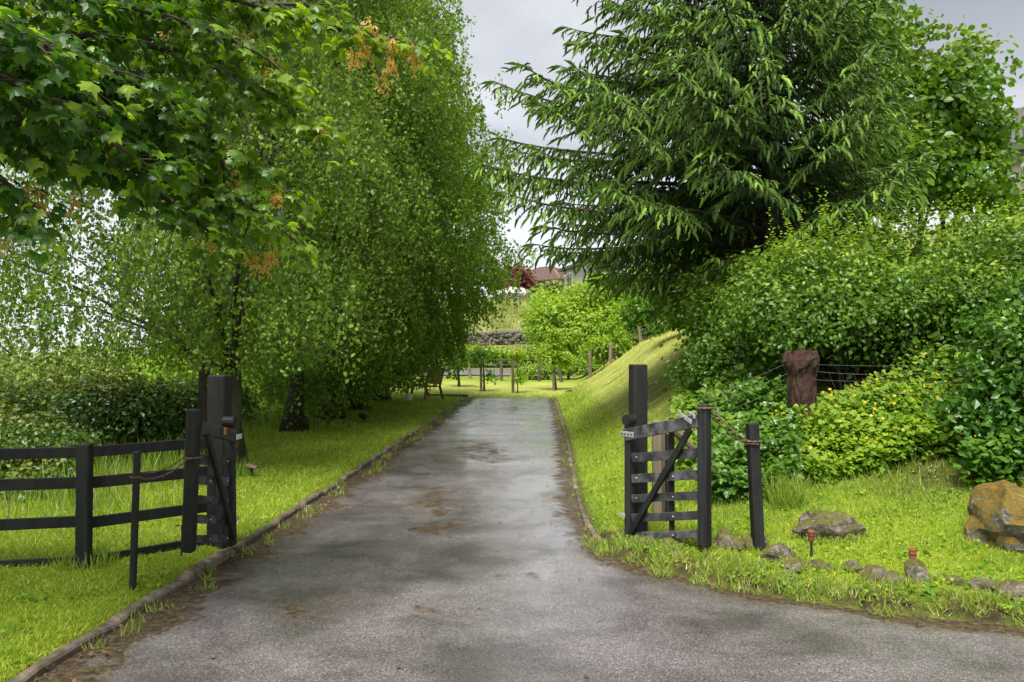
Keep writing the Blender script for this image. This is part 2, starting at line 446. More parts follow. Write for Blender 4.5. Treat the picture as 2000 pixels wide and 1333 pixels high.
M['dead_leaf'] = leaf_mat('fallen_leaf', (.05, .030, .012), (.20, .13, .05), trans=.1, rough=.6)
M['fern'] = leaf_mat('fern_leaf', (.080, .190, .014), (.190, .310, .030), trans=.35)
M['brick'] = solid('red_brick', (.22, .07, .04), (.34, .12, .07), 3, .85, .1)
M['tile'] = solid('brown_roof_tile', (.050, .028, .022), (.080, .048, .040), 3, .8, .4, (1, 1, 6))
M['ridge'] = solid('ridge_tile', (.17, .10, .07), (.22, .13, .09), 3, .8, .1)
M['render_wall'] = solid('pale_harled_wall', (.46, .45, .42), (.56, .55, .52), 3, .9, .1)
M['pink_wall'] = solid('pinkish_block_wall', (.24, .19, .17), (.34, .28, .25), 5, .9, .2)
M['slate'] = solid('grey_slate', (.055, .052, .052), (.10, .095, .092), 4, .7, .3)
M['white_paint'] = solid('white_paint', (.70, .71, .70), (.80, .80, .80), 5, .4, .05)
M['teal_paint'] = solid('pale_green_window_frame', (.42, .58, .52), (.50, .66, .60), 5, .4, .05)
M['dark_trim'] = solid('dark_trim', (.03, .025, .022), (.05, .04, .035), 5, .6, .1)
M['bench_wood'] = solid('brown_bench_timber', (.11, .035, .014), (.26, .09, .035), 6, .6, .4, (1, 1, .3))
M['lamp_black'] = solid('black_lamp_plastic', (.010, .010, .010), (.022, .022, .022), 9, .45, .1)
M['copper'] = solid('copper_lamp_metal', (.20, .045, .025), (.42, .14, .08), 40, .38, .3, metal=.4)
M['lane'] = solid('lane_tarmac', (.10, .095, .10), (.16, .155, .155), 2, .7, .2)
def glass_mat():
    m, n, l, out = new_mat('window_glass')
    b = n.new('ShaderNodeBsdfPrincipled'); b.inputs['Base Color'].default_value = (.05, .06, .065, 1); b.inputs['Roughness'].default_value = .08
    l.new(b.outputs[0], out.inputs[0]); return m
M['glass'] = glass_mat()

# ------------------------------------------------------------------ terrain
LK = A([(-40, -2.60), (0, -2.55), (3, -2.48), (4.16, -2.42), (5.04, -2.36), (7.13, -2.23), (9.13, -2.17), (12.1, -2.06), (15.9, -1.95), (26.7, -1.60), (28.6, -1.52)])
RK = A([(-40, 60), (2.0, 30), (3.6, 12), (4.2, 6.2), (4.65, 4.0), (4.9, 3.06), (5.14, 2.41), (5.5, 1.72), (5.95, 1.26), (6.53, .80), (7.1, .74), (7.52, .71), (8.3, .685), (10.9, .80), (16.9, 1.07), (28.6, 1.46)])
RK_EXT = np.vstack([RK[1:], A([(33, 2.2), (38, 3.0), (45, 3.5), (60, 4.0), (120, 6.0)])])
ROAD_END = 28.6
xl = lambda Y: np.interp(Y, LK[:, 0], LK[:, 1])
xr = lambda Y: np.interp(Y, RK[:, 0], RK[:, 1])
xre = lambda Y: np.interp(Y, RK_EXT[:, 0], RK_EXT[:, 1])
sst = lambda a, b, x: (lambda t: t * t * (3 - 2 * t))(np.clip((x - a) / (b - a), 0, 1))

def dist_right(X, Y):
    d = np.full(np.shape(X), 1e9)
    pts = RK_EXT[:, ::-1]
    for p, q in zip(pts[:-1], pts[1:]):
        e = q - p; t = np.clip(((X - p[0]) * e[0] + (Y - p[1]) * e[1]) / (e @ e), 0, 1)
        d = np.minimum(d, np.hypot(X - p[0] - t * e[0], Y - p[1] - t * e[1]))
    return np.where(X > xre(Y), d, 0.0)

RY = A([(-100, 0), (34, 0), (39, .14), (45, .3), (52, .8), (60, 1.85), (75, 4.4), (90, 7), (100, 8.3), (110, 9.0), (125, 8.8), (200, 5), (600, 0)])
def ground_z(X, Y, micro=True):
    X = np.asarray(X, float); Y = np.asarray(Y, float)
    d = dist_right(X, Y)
    p1 = np.interp(d, [0, .10, .3, 1, 2, 3, 4, 5, 8, 20, 60, 300], [0.0, .035, .075, .10, .18, .34, .62, 1.05, 2.3, 4.5, 8, 14])
    p2 = np.interp(d, [0, .3, 1.5, 3, 4, 6, 20, 60, 300], [0.0, .10, .85, 1.95, 2.35, 2.9, 6.8, 9, 14])
    p2 = p2 * (1 - .85 * sst(48, 80, Y) * (1 - sst(8, 22, d)))
    z = p1 + (p2 - p1) * sst(7.5, 13, Y)
    dl = np.maximum(xl(Y) - X, 0)
    z = z + np.interp(dl, [0, .2, 1.5, 3.5, 12, 30, 80, 300], [0, .055, .07, .05, -.6, -3.0, -5.0, -6.0]) * (1 - sst(34, 60, Y) * sst(-14, -4, X))
    w = sst(-26, -6, X)
    z = z + np.interp(Y, RY[:, 0], RY[:, 1]) * w
    if micro:
        q = np.stack([X, Y], -1)
        off = np.clip(np.minimum(np.where(X < 0, dl, d), 3) / .6, 0, 1) + (Y > ROAD_END + .5) * 1.0
        off = np.clip(off, 0, 1)
        z = z + off * (.014 * fbm(q, 3, 3, .45) + .006 * fbm(q, 5, 2, 2.0)) + off * sst(5, 30, np.abs(X)) * .25 * fbm(q, 8, 3, .05)
    return z

def in_road(X, Y):
    return (X > xl(Y)) & (X < xr(Y)) & (Y < ROAD_END)

def hit(px, py, y0=3.0, y1=200.0):
    """the point of the terrain seen at a pixel"""
    Ys = np.geomspace(y0, y1, 1500)
    X = (px - 1000) / F_PX * Ys; Z = EYE - (py - HZ) / F_PX * Ys
    g = ground_z(X, Ys); k = np.argmax(Z < g)
    if not (Z < g).any(): k = len(Ys) - 1
    return A([X[k], Ys[k], g[k]])
def on(px, Y):
    X = (px - 1000) / F_PX * Y
    return A([X, Y, float(ground_z(X, Y))])

def axis(knots):
    out = []
    for (a, b, s0, s1) in knots:
        x = a
        while x < b - 1e-6:
            out.append(x); t = (x - a) / (b - a); x += s0 + (s1 - s0) * t
    out.append(knots[-1][1]); return A(out)
gx = np.concatenate([-axis([(3.2, 9, .14, .3), (9, 60, .5, 6), (60, 500, 8, 60)])[::-1], axis([(-3.1, 4.5, .08, .08), (4.5, 12, .12, .3), (12, 60, .5, 6), (60, 500, 8, 60)])])
gy = axis([(-30, 2, 3, .6), (2, 9, .12, .12), (9, 14, .14, .22), (14, 40, .25, .5), (40, 120, .6, 3), (120, 700, 5, 60)])
GX, GY = np.meshgrid(gx, gy)
GZ = ground_z(GX, GY)
inr = in_road(GX - .03, GY) & in_road(GX + .03, GY)
GZ = np.where(inr, GZ - .07, GZ)
V = np.stack([GX, GY, GZ], -1).reshape(-1, 3)
nx, ny = len(gx), len(gy)
i = (np.arange(ny - 1)[:, None] * nx + np.arange(nx - 1)[None])
Fq = np.stack([i, i + 1, i + nx + 1, i + nx], -1).reshape(-1, 4)
DR = dist_right(GX, GY)
clip = sst(8.5, 15, GY) * sst(.5, 1.3, DR) * (1 - sst(7, 9, DR))
clip = np.maximum(clip, sst(28.4, 30.5, GY) * (1 - sst(38, 41, GY)) * .95)
rough = np.clip(sst(40, 47, GY), 0, 1)
rough = np.maximum(rough, sst(-9, -15, GX))
dirt = np.zeros_like(GX)
dirt = np.maximum(dirt, (1 - sst(.02, .16, DR)) * (GX > xre(GY)) * (GY < 30))
dirt = np.maximum(dirt, (1 - sst(.15, .50, DR)) * (GX > xre(GY)) * (GY < 7.3) * (GX > .6))
dirt = np.maximum(dirt, (1 - sst(.02, .14, np.maximum(xl(GY) - GX, 0))) * (GX < xl(GY)) * (GY < 29) * .6)
dirt = np.maximum(dirt, (1 - sst(0, .22, np.abs(GY - ROAD_END - .1))) * (np.abs(GX) < 1.8) * .6)
hv = sst(2.4, 3.3, DR) * (1 - sst(11, 13, GY)) * (GX > 1)
dirt = np.maximum(dirt, hv)
build('ground', [(V, Fq)], M['ground'], smooth=True, tint={'clip': clip.ravel(), 'rough': rough.ravel(), 'dirt': dirt.ravel()}, kind='structure')

# tarmac sheet
ry = np.concatenate([np.linspace(-30, 2, 20), np.arange(2.15, 8, .15), np.arange(8, ROAD_END, .3), [ROAD_END]])
ts = np.concatenate([np.linspace(0, .2, 7), np.linspace(.2, 1, 24)[1:]])
RYg, T = np.meshgrid(ry, ts, indexing='ij')
XLg = xl(RYg); XRg = xr(RYg)
wid = XRg - XLg
# parameterise so that columns near both edges stay dense
RX = XLg + wid * T
RZ = .004 + .012 * np.sin(np.pi * np.clip(T, 0, 1)) + .004 * fbm(np.stack([RX, RYg], -1), 12, 3, .5)
V = np.stack([RX, RYg, RZ], -1).reshape(-1, 3)
a_, b_ = RX.shape
i = (np.arange(a_ - 1)[:, None] * b_ + np.arange(b_ - 1)[None])
Fq = np.stack([i, i + 1, i + b_ + 1, i + b_], -1).reshape(-1, 4)
dl = RX - XLg
drr = XRg - RX
for p, q in zip(RK[:-1, ::-1], RK[1:, ::-1]):
    e = q - p; t = np.clip(((RX - p[0]) * e[0] + (RYg - p[1]) * e[1]) / (e @ e), 0, 1)
    drr = np.minimum(drr, np.hypot(RX - p[0] - t * e[0], RYg - p[1] - t * e[1]))
stain = np.maximum((1 - sst(.0, .62, dl)) * 1.25, (1 - sst(.0, .40, drr)) * 1.15)
for (px, py, sx, sy, a) in ((935, 882, .55, 1.6, .8), (860, 985, .42, .9, .75), (840, 1035, .40, .35, .8), (1000, 800, .5, 2.0, .6), (640, 1190, .9, .5, .45), (820, 1095, .5, .3, .35), (1060, 1130, .3, .2, .3)):
    Yc = EYE * F_PX / (py - HZ); Xc = (px - 1000) / F_PX * Yc
    stain = np.maximum(stain, a * np.exp(-((RX - Xc) / sx) ** 2 - ((RYg - Yc) / sy) ** 2))
build('driveway', [(V, Fq)], M['road'], smooth=True, tint={'stain': stain.ravel()}, kind='structure')

# kerbs, each stone its own part
def kerb(name, fx, y0, y1, side, length, w, hgt, lab):
    kroot = empty(name, (0, 0, 0), kind='structure')
    y = y0
    while y < y1:
        ye = min(y + length * random.uniform(.92, 1.06), y1)
        m = 7; ys = np.linspace(y + .010, ye - .010, m)
        xs = fx(ys); base = A([xs[0], ys[0], 0])
        tilt = random.uniform(-.010, .010); top = hgt + random.uniform(-.014, .012); sh = random.uniform(-.013, .013)
        prof = [(0, -.10), (0, top - .018), (.010, top - .004), (.024, top), (w - .018, top + tilt), (w, top - .02 + tilt), (w, -.10)]
        if side > 0: prof = [(-p, q) for p, q in prof]
        Vk = []
        for t, (xx, yy) in enumerate(zip(xs, ys)):
            for (p, q) in prof:
                jx = .0025 * math.sin(yy * 23 + p * 90); jz = (.003 * math.sin(yy * 31 + p * 50 + side) + .003 * math.sin(yy * 77)) if q > 0 else 0
                e = -.020 if (t in (0, m - 1) and q > .03) else 0
                Vk.append((xx - (p + sh) + jx, yy, q + jz + e))
        k = len(prof); Vk = A(Vk) - base
        i = np.arange(m - 1)[:, None] * k; j = np.arange(k - 1)[None]
        Fq = np.stack([i + j, i + j + 1, i + k + j + 1, i + k + j], -1).reshape(-1, 4)
        if side > 0: Fq = Fq[:, ::-1]
        caps = A([list(range(k)), [(m - 1) * k + q for q in range(k)]])
        build('kerb_stone', [(Vk, [Fq, caps])], M['kerb'], parent=kroot, loc=tuple(base), smooth=False)
        y = ye
    return kroot
kerb('kerb', lambda y: xl(y) + .015, 2.2, ROAD_END, -1, .92, .075, .064, '')
kerb('kerb', lambda y: xr(y) - .01, 7.08, ROAD_END, 1, .92, .060, .052, '')

# grey lane beyond the far fence
ly = []
xs = np.linspace(-9, -.1, 24)
for x in xs:
    for o in (-1.9, 0, 1.9):
        y = 45.5 + .12 * (x + 4) + o; ly.append((x, y, float(ground_z(x, y, False)) + .06))
V = A(ly); i = np.arange(23)[:, None] * 3; j = np.arange(2)[None]
build('lane', [(V, np.stack([i + j, i + j + 3, i + j + 4, i + j + 1], -1).reshape(-1, 4))], M['lane'], kind='structure')

# ------------------------------------------------------------------ foliage templates
LEAF = A([(0, 0, 0), (.36, .45, .10), (0, 1, -.04), (-.36, .45, .10)])
LEAF_F = A([[0, 1, 2], [0, 2, 3]])
LEAF_R = A([(0, 0, 0), (.40, .25, .06), (.40, .65, .05), (0, 1, -.10), (-.40, .65, .05), (-.40, .25, .06)])
LEAF_RF = A([[0, 1, 2, 3], [0, 3, 4, 5]])
BLADE = A([(-.5, 0, 0), (.5, 0, 0), (.28, .6, .06), (-.28, .6, .06), (0, 1, .22)])
# palmate leaf, five pointed lobes
pal = [(0, 0), (.16, -.06), (.34, -.10), (.30, .10), (.62, .12), (.50, .30), (.60, .48), (.36, .50), (.28, .62), (.16, .62), (0, 1.0)]
palV = [(0, .33, .03)] + [(x, y, -.10 * (x * x + y * y) * 1.2) for x, y in pal] + [(-x, y, -.10 * (x * x + y * y) * 1.2) for x, y in pal[1:-1][::-1]]
PALM = A(palV, float)
PALM[:, 2] -= .35 * np.maximum(PALM[:, 1] - .3, 0) ** 2 + .25 * np.abs(PALM[:, 0]) ** 1.5
PALM_F = A([[0, 1 + k, 1 + (k + 1) % 20] for k in range(20)])
PALM_SIMPLE = A([(0, 0, 0), (.34, -.08, 0), (.58, .14, -.06), (.30, .30, .02), (.5, .52, -.06), (.2, .55, .0), (0, 1, -.2), (-.2, .55, 0), (-.5, .52, -.06), (-.30, .30, .02), (-.58, .14, -.06), (-.34, -.08, 0)])

def leaves(pos, size, d, nrm, tmpl=LEAF, tf=LEAF_F, jit=.5):
    n = len(pos)
    d = norm(d) + rnd(n, jit); nn = norm(nrm) + rnd(n, jit)
    return scatter(tmpl, tf, pos, frames(d, nn), size)

def ground_blades(pos, h, w, lean=.5, grow=None):
    n = len(pos)
    d = A([[0, 0, 1.0]]) + rnd(n, lean) * A([1, 1, .2]); d[:, 2] = np.abs(d[:, 2]) + .15
    nr = rnd(n)
    return scatter(BLADE[[0, 1, 4]], A([[0, 1, 2]]), pos, frames(d, nr), np.stack([w, h, h], -1))

def tall_blades(pos, h, w, lean=.3):
    n = len(pos)
    d = A([[0, 0, 1.0]]) + rnd(n, lean) * A([1, 1, .1]); d[:, 2] = np.abs(d[:, 2]) + .2
    F4 = A([[0, 1, 2, 3]]); nr = rnd(n); Fr = frames(d, nr); sc = np.stack([w, h, h], -1)
    V, Fq = scatter(BLADE, F4, pos, Fr, sc)
    Ft = (A([[3, 2, 4]])[None] + (np.arange(n) * 5)[:, None, None]).reshape(-1, 3)
    return V, [Fq, Ft]

# ------------------------------------------------------------------ lawn grass
def sample_view(n, y0, y1, px0, px1, p=1.0):
    Y = np.exp(R.uniform(math.log(y0), math.log(y1), n))
    X = (R.uniform(px0, px1, n) - 1000) / F_PX * Y
    return X, Y
n = 350000
X, Y = sample_view(n, 3.6, 34, -150, 2150)
DRs = dist_right(X, Y)
keep = ~in_road(X - .0, Y) & ~in_road(X - .10, Y) & ~in_road(X + .07, Y) & (X > -9) & ~((DRs > 3.0) & (Y < 13) & (X > 1)) & (DRs < 9)
# thin the turf in the earthy verge
keep &= ~((DRs > 0) & (DRs < .18) & (R.uniform(0, 1, n) < .6))
keep &= ~((DRs > 0) & (DRs < .45) & (Y < 7.3) & (R.uniform(0, 1, n) < .45))
keep &= ~((((DRs > .9) & (Y > 11)) | (Y > 30)) & (R.uniform(0, 1, n) < .82))
X, Y, DRs = X[keep], Y[keep], DRs[keep]
Z = ground_z(X, Y)
k = 1 + Y / 9
patch = fbm(np.stack([X, Y], -1), 21, 4, .35)
h = R.uniform(.013, .034, len(X)) * k * (1 + .35 * patch)
near_v = (DRs > .1) & (Y < 9)
h = np.where(near_v, h * 1.0, h)
w = R.uniform(.0035, .006, len(X)) * k
V, Fc = ground_blades(np.stack([X, Y, Z - .003], -1), h, w, .75)
clipb = np.clip(sst(8.5, 15, Y) * sst(.5, 1.3, DRs) + sst(28.4, 30.5, Y), 0, 1) * .85
dry = (R.uniform(0, 1, len(X)) < .16 + .12 * patch) * R.uniform(.3, 1, len(X))
build('lawn_grass', [(V, Fc)], M['grass'], tint=np.repeat(np.clip(np.maximum(clipb * R.uniform(.3, 1.05, len(X)), dry), 0, 1), 3), kind='stuff')

# taller, unmown grass by the fence line, along the kerbs and post feet
def tuft_points(lst):
    out = []
    for (x, y, r, m) in lst:
        a = R.uniform(0, 6.283, m); q = r * np.sqrt(R.uniform(0, 1, m))
        out.append(np.stack([x + q * np.cos(a), y + q * np.sin(a)], -1))
    return np.vstack(out)
m = 32000
X = R.uniform(-9.5, -2.9, m); Y = R.uniform(7.6, 30, m)
edge = -2.9 - .8 * sst(7.5, 9, Y) - 1.1 * sst(9, 12, Y) - .9 * np.clip(fbm(np.stack([X, Y], -1), 31, 3, .3), -.5, 1)
kk = (X < edge)
X, Y = X[kk], Y[kk]
h = R.uniform(.12, .48, len(X)) * (1 + .5 * fbm(np.stack([X, Y], -1), 33, 2, .5)); w = R.uniform(.004, .009, len(X)) * (1 + Y / 14)
pos = np.stack([X, Y, ground_z(X, Y) - .01], -1)
V, Fc = tall_blades(pos, h, w, .22)
build('meadow_grass', [(V, Fc)], M['tall_grass'], tint=np.repeat((R.uniform(0, 1, len(X)) < .14) * .8, 5), kind='stuff')

m = 26000                                    # clover and small weeds in the turf
X, Y = sample_view(m, 4.2, 12, -100, 2150); q = np.stack([X, Y], -1)
DRw = dist_right(X, Y); dlw = xl(Y) - X
kk = (((DRw > .08) & (DRw < 3.4) & (X > .6)) | ((dlw > .1) & (fbm(q, 66, 3, .6) > .35))) & (fbm(q, 67, 3, .9) > -.15)
X, Y = X[kk], Y[kk]; m = len(X)
pos = np.stack([X, Y, ground_z(X, Y) + R.uniform(.01, .05, m)], -1); nn = A([0, -.2, 1.0]) + rnd(m, .35)
V, Fc = scatter(LEAF_R, LEAF_RF, pos, frames(np.cross(nn, rnd(m)), nn), R.uniform(.016, .038, m))
build('clover', [(V, Fc)], M['herb_leaf'], tint=np.repeat((R.uniform(0, 1, m) < .15) * .6, 6), kind='stuff')

tl = []
for y in np.arange(2.6, ROAD_END, .22):      # left kerb inside edge weeds
    if random.random() < .62: tl.append((float(xl(y)) + random.uniform(.02, .22), y, random.uniform(.04, .12), 26))
for y in np.arange(7.2, ROAD_END, .35):
    if random.random() < .6: tl.append((float(xr(y)) - random.uniform(-.03, .06), y, random.uniform(.04, .09), 24))
for t in np.linspace(0, 1, 90):               # verge edge on the right
    y = 4.1 + 2.9 * t; tl.append((float(xr(y)) + random.uniform(-.10, .32), y + random.uniform(-.02, .35), random.uniform(.04, .12), 60))
pts = tuft_points(tl)
gz = np.where(in_road(pts[:, 0], pts[:, 1]), .004, ground_z(pts[:, 0], pts[:, 1]))
h = R.uniform(.03, .10, len(pts)) ; w = R.uniform(.004, .009, len(pts)) * (1 + pts[:, 1] / 14)
V, Fc = tall_blades(np.column_stack([pts, gz - .004]), h, w, .6)
build('verge_weed', [(V, Fc)], M['tall_grass'], tint=np.repeat((R.uniform(0, 1, len(pts)) < .3) * .9, 5), kind='stuff')

# ------------------------------------------------------------------ trees
def curve(p0, p1, p2, m):
    t = np.linspace(0, 1, m)[:, None]
    return (1 - t) ** 2 * A(p0) + 2 * t * (1 - t) * A(p1) + t * t * A(p2)

def trunk_mesh(base, top, r0, r1, m=14, wob=.05, sides=12, flare=1.7, seed=0):
    t = np.linspace(0, 1, m); rr = np.random.default_rng(seed)
    p = A(base)[None] * (1 - t[:, None]) + A(top)[None] * t[:, None]
    L = np.linalg.norm(A(top) - A(base))
    off = np.cumsum(rr.normal(0, wob * .5, (m, 3)), 0); off[:, 2] = 0; off[0] = 0
    off *= np.minimum(1, t * 3)[:, None]
    p = p + off
    rad = r0 + (r1 - r0) * t ** .8
    rad = rad * (1 + (flare - 1) * np.exp(-t * L / .22))
    V, Fs = tube(p, rad, sides)
    nb = m * sides
    n_ = fbm(V[:nb] * A([1, 1, .4]), seed, 3, 1.6)
    ctr = np.repeat(p, sides, 0)
    V[:nb] = ctr + (V[:nb] - ctr) * (1 + .10 * n_[:, None])
    # root flutes at the foot
    ang = np.tile(np.arange(sides), m)
    foot = np.repeat(np.exp(-t * L / .18), sides) * (np.sin(ang * 2.4 + seed) * .28)
    V[:nb] = ctr + (V[:nb] - ctr) * (1 + foot[:, None])
    return (V, Fs), p, rad

def birch(px, Y, H, prof_z, prof_r, nclus, nstr, nleaf, lsize, label, seed, r0=.17, lean=(0, 0), zmin=.35, mat='birch_leaf', sparse_left=0, nlimb=16, trunk_top=None, low=0, lowr=(1.5, 3.0, 1.5, 0.0), asym=0.0):
    rr = np.random.default_rng(seed)
    b = on(px, Y); root = empty('birch_tree', b, label=label, cat='tree', group='birch trees lining the drive')
    top = b + A([lean[0], lean[1], H * .93])
    tm, tp, trad = trunk_mesh(b - A([0, 0, .08]), top, r0, .03, 18, .10, 12, 1.6, seed)
    tr = build('trunk', [tm], M['birch_bark'], smooth=True); place(root, tr)
    # clusters through the crown volume
    zz = np.linspace(prof_z[0], prof_z[-1], 200); rz = np.interp(zz, prof_z, prof_r)
    cdf = np.cumsum(rz ** 1.3); cdf /= cdf[-1]
    cz = np.interp(rr.uniform(0, 1, nclus), cdf, zz)
    th = rr.uniform(0, 2 * math.pi, nclus)
    q = np.sqrt(rr.uniform(.10, 1, nclus))
    cr = np.interp(cz, prof_z, prof_r) * q * (1 + .13 * np.sin(th * 3 + seed) + .10 * np.sin(cz * 2.1 + th * 2))
    cx = np.interp(cz, [0, H], [0, lean[0]]) + asym
    C3 = np.stack([b[0] + cx + cr * np.cos(th), b[1] + cr * np.sin(th), b[2] + cz], -1)
    if low:
        ml = low; th2 = rr.uniform(0, 6.283, ml); r2 = rr.uniform(.2, lowr[2], ml)
        C3 = np.vstack([C3, np.stack([b[0] + r2 * np.cos(th2) - .1 + lowr[3], b[1] + r2 * np.sin(th2), b[2] + rr.uniform(lowr[0], lowr[1], ml)], -1)])
    nclus = len(C3)
    out = norm(C3 - (b + A([0, 0, 1]) * (C3[:, 2:3] - b[2]))) * A([1, 1, 0])
    # limbs to some of the clusters
    sel = rr.choice(nclus, min(nlimb, nclus), replace=False)
    for s_ in sel:
        c = C3[s_]; hz = max(1.4, (c[2] - b[2]) * .62 - .2)
        k = int(np.clip(hz / (H * .93) * 17, 1, 16)); p0 = tp[k]
        mid = p0 * .45 + c * .55 + A([0, 0, .5])
        pth = curve(p0, mid, c + A([0, 0, .15]), 9) + rr.normal(0, .025, (9, 3)) * np.linspace(0, 1, 9)[:, None]
        lo = build('limb', [tube(pth, np.linspace(min(trad[k] * .5, .036), .005, 9), 6)], M['twig'], smooth=True); place(root, lo)
    # hanging strands
    ci = np.repeat(np.arange(nclus), nstr)
    sl_ = rr.uniform(-.55, .65, len(ci)); bd = norm(out + rr.normal(0, .6, (nclus, 3)) * A([1, 1, .5]) + A([0, 0, .15]))[ci]
    st = C3[ci] + bd * sl_[:, None] + rr.normal(0, 1, (len(ci), 3)) * A([.11, .11, .16]); st[:, 2] -= .5 * np.maximum(sl_, 0) ** 2
    gz = ground_z(st[:, 0], st[:, 1]) + zmin
    L = np.minimum(rr.uniform(.15, .80, len(ci)) * (rr.uniform(.5, 1.5, nclus)[ci]), np.maximum(st[:, 2] - gz, .12))
    sway = out[ci] * .22 + rr.normal(0, .08, (len(ci), 3)); sway[:, 2] = 0
    def at(i, t):
        return st[i] + sway[i] * (t * (2 - t) * L[i])[:, None] - A([0, 0, 1]) * ((t ** 1.25) * L[i])[:, None]
    li = np.repeat(np.arange(len(ci)), nleaf)
    t = rr.uniform(0, 1, len(li))
    keepm = rr.uniform(0, 1, len(li)) < np.clip(L[li] / .5, .3, 1)
    li, t = li[keepm], t[keepm]
    pos = at(li, t) + rr.normal(0, .050, (len(li), 3)) * A([1, 1, .8])
    n = len(pos)
    d = A([[0, 0, -.8]]) + rr.normal(0, .7, (n, 3)); nn = rr.normal(0, 1, (n, 3)) * A([1, 1, .8]) + A([0, 0, .6])
    V, Fc = scatter(LEAF, LEAF_F, pos, frames(d, nn), lsize * 1.22 * rr.uniform(.7, 1.25, n))
    tint = (rr.uniform(0, 1, n) < .05) * rr.uniform(.2, .7, n)
    cw = build('crown', [(V, Fc)], M[mat], tint=np.repeat(tint, 4), kind='stuff'); place(root, cw)
    # twigs as thin ribbons
    ns = len(ci); m = 3
    tt = np.linspace(0, 1, m)
    P4 = np.stack([at(np.arange(ns), np.full(ns, a)) for a in tt], 1)
    w = (rr.normal(0, 1, (ns, 3)) * A([1, 1, .1])); w = norm(w) * .0018 * (lsize / .045)
    V = np.stack([P4 - w[:, None], P4 + w[:, None]], 2).reshape(-1, 3)
    i = (np.arange(ns)[:, None] * (2 * m) + np.arange(m - 1)[None] * 2)
    Fq = np.stack([i, i + 1, i + 3, i + 2], -1).reshape(-1, 4)
    tw = build('twig', [(V, Fq)], M['twig'], kind='stuff'); place(root, tw)
    return root

zz_ = [.7, 1.5, 2.5, 3.7, 5.2, 6.5, 8.2, 10, 12, 13]
birch(455, 10.8, 12, [1.7, 2.3, 3.4, 5, 7, 9, 11.5], [1.8, 2.6, 2.9, 2.9, 2.5, 2.0, .6], 440, 12, 18, .047,
      'tall birch with a dark trunk standing just behind the left tall gate post', 11, r0=.135, zmin=1.35, lean=(-.2, .4), asym=-.55, nlimb=22, low=50)
birch(402, 12.4, 12, [2.0, 2.6, 3.6, 5, 7, 9, 11.5], [1.9, 2.6, 3.0, 3.0, 2.6, 2.0, .6], 210, 11, 18, .052,
      'slim birch behind the left gate, its dark trunk just left of the tall post', 12, r0=.10, zmin=1.5, lean=(-.3, 0), asym=-1.0, nlimb=18)
birch(575, 16.3, 12.5, zz_, [.6, .9, 1.9, 2.6, 3.0, 3.0, 2.6, 2.1, 1.3, .5], 560, 11, 20, .062,
      'birch with leafy shoots hanging round its foot on the left lawn', 13, r0=.18, zmin=.10, asym=.1)
birch(648, 19.2, 13, zz_, [.3, 1.0, 2.2, 2.9, 3.3, 3.3, 2.75, 2.25, 1.5, .6], 560, 11, 19, .070,
      'birch with the broad fluted trunk foot near the small spotlight', 14, r0=.24, zmin=.45, mat='birch_leaf_b', asym=.15, low=70, lowr=(.9, 2.4, 1.9, .2))
birch(696, 22.5, 13, zz_, [.5, 1.6, 2.7, 3.4, 3.7, 3.6, 3.0, 2.5, 1.8, .9], 560, 11, 18, .080,
      'birch with a dark thick trunk next beyond the spotlight', 15, r0=.26, zmin=.50, mat='birch_leaf_b', asym=.1, low=80, lowr=(1.0, 2.6, 2.2, .3))
birch(735, 26.0, 12.5, zz_, [.5, 1.7, 2.9, 3.5, 3.9, 3.75, 3.2, 2.6, 1.9, .9], 560, 11, 16, .092,
      'farthest birch, its hanging leaves reaching over the drive and the bench', 16, r0=.30, zmin=.45, mat='birch_leaf_b', asym=.15, low=60, lowr=(1.3, 2.6, 1.8, .5))

# --- leafy shrubs and crowns
def blob_leaves(blobs, nclus, per, csize, lsize, rr, tipz=.35, tmpl=LEAF, tf=LEAF_F, shell=.55, jit=.75, up=.5, flat=.75, tipamt=.8):
    """blobs: (x,y,z,rx,ry,rz); leaves in clumps near the shells of the blobs"""
    blobs = A(blobs, float)
    area = (blobs[:, 3] * blobs[:, 4] * blobs[:, 5]) ** (2 / 3.); bi = rr.choice(len(blobs), nclus, p=area / area.sum())
    dirs = norm(rr.normal(0, 1, (nclus, 3)))
    q = shell + (1 - shell) * rr.uniform(0, 1, nclus) ** .6
    B = blobs[bi]
    lump = 1 + .26 * fbm(dirs * 1.2 + B[:, :3] * .7, 5, 4, 1.0)
    C3 = B[:, :3] + dirs * B[:, 3:6] * (q * lump)[:, None]
    ci = np.repeat(np.arange(nclus), per)
    off = rr.normal(0, 1, (len(ci), 3)) * csize * A([1, 1, flat])
    pos = C3[ci] + off
    outw = norm(dirs[ci] / 1.0 + norm(off) * .5)
    gz = ground_z(pos[:, 0], pos[:, 1], False)
    ok = pos[:, 2] > gz + .01
    pos, outw, off, ci = pos[ok], outw[ok], off[ok], ci[ok]
    n = len(pos)
    nrm_ = outw * .8 + A([0, 0, up]) + rr.normal(0, jit, (n, 3))
    d = np.cross(nrm_, rr.normal(0, 1, (n, 3))) + A([0, 0, -.35]) + outw * .4
    V, Fc = scatter(tmpl, tf, pos, frames(d, nrm_), lsize * rr.uniform(.65, 1.3, n))
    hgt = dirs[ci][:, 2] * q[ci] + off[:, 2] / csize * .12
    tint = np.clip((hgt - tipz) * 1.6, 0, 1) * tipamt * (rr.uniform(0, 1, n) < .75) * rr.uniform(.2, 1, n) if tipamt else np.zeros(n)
    return (V, Fc), np.repeat(tint, len(tmpl))

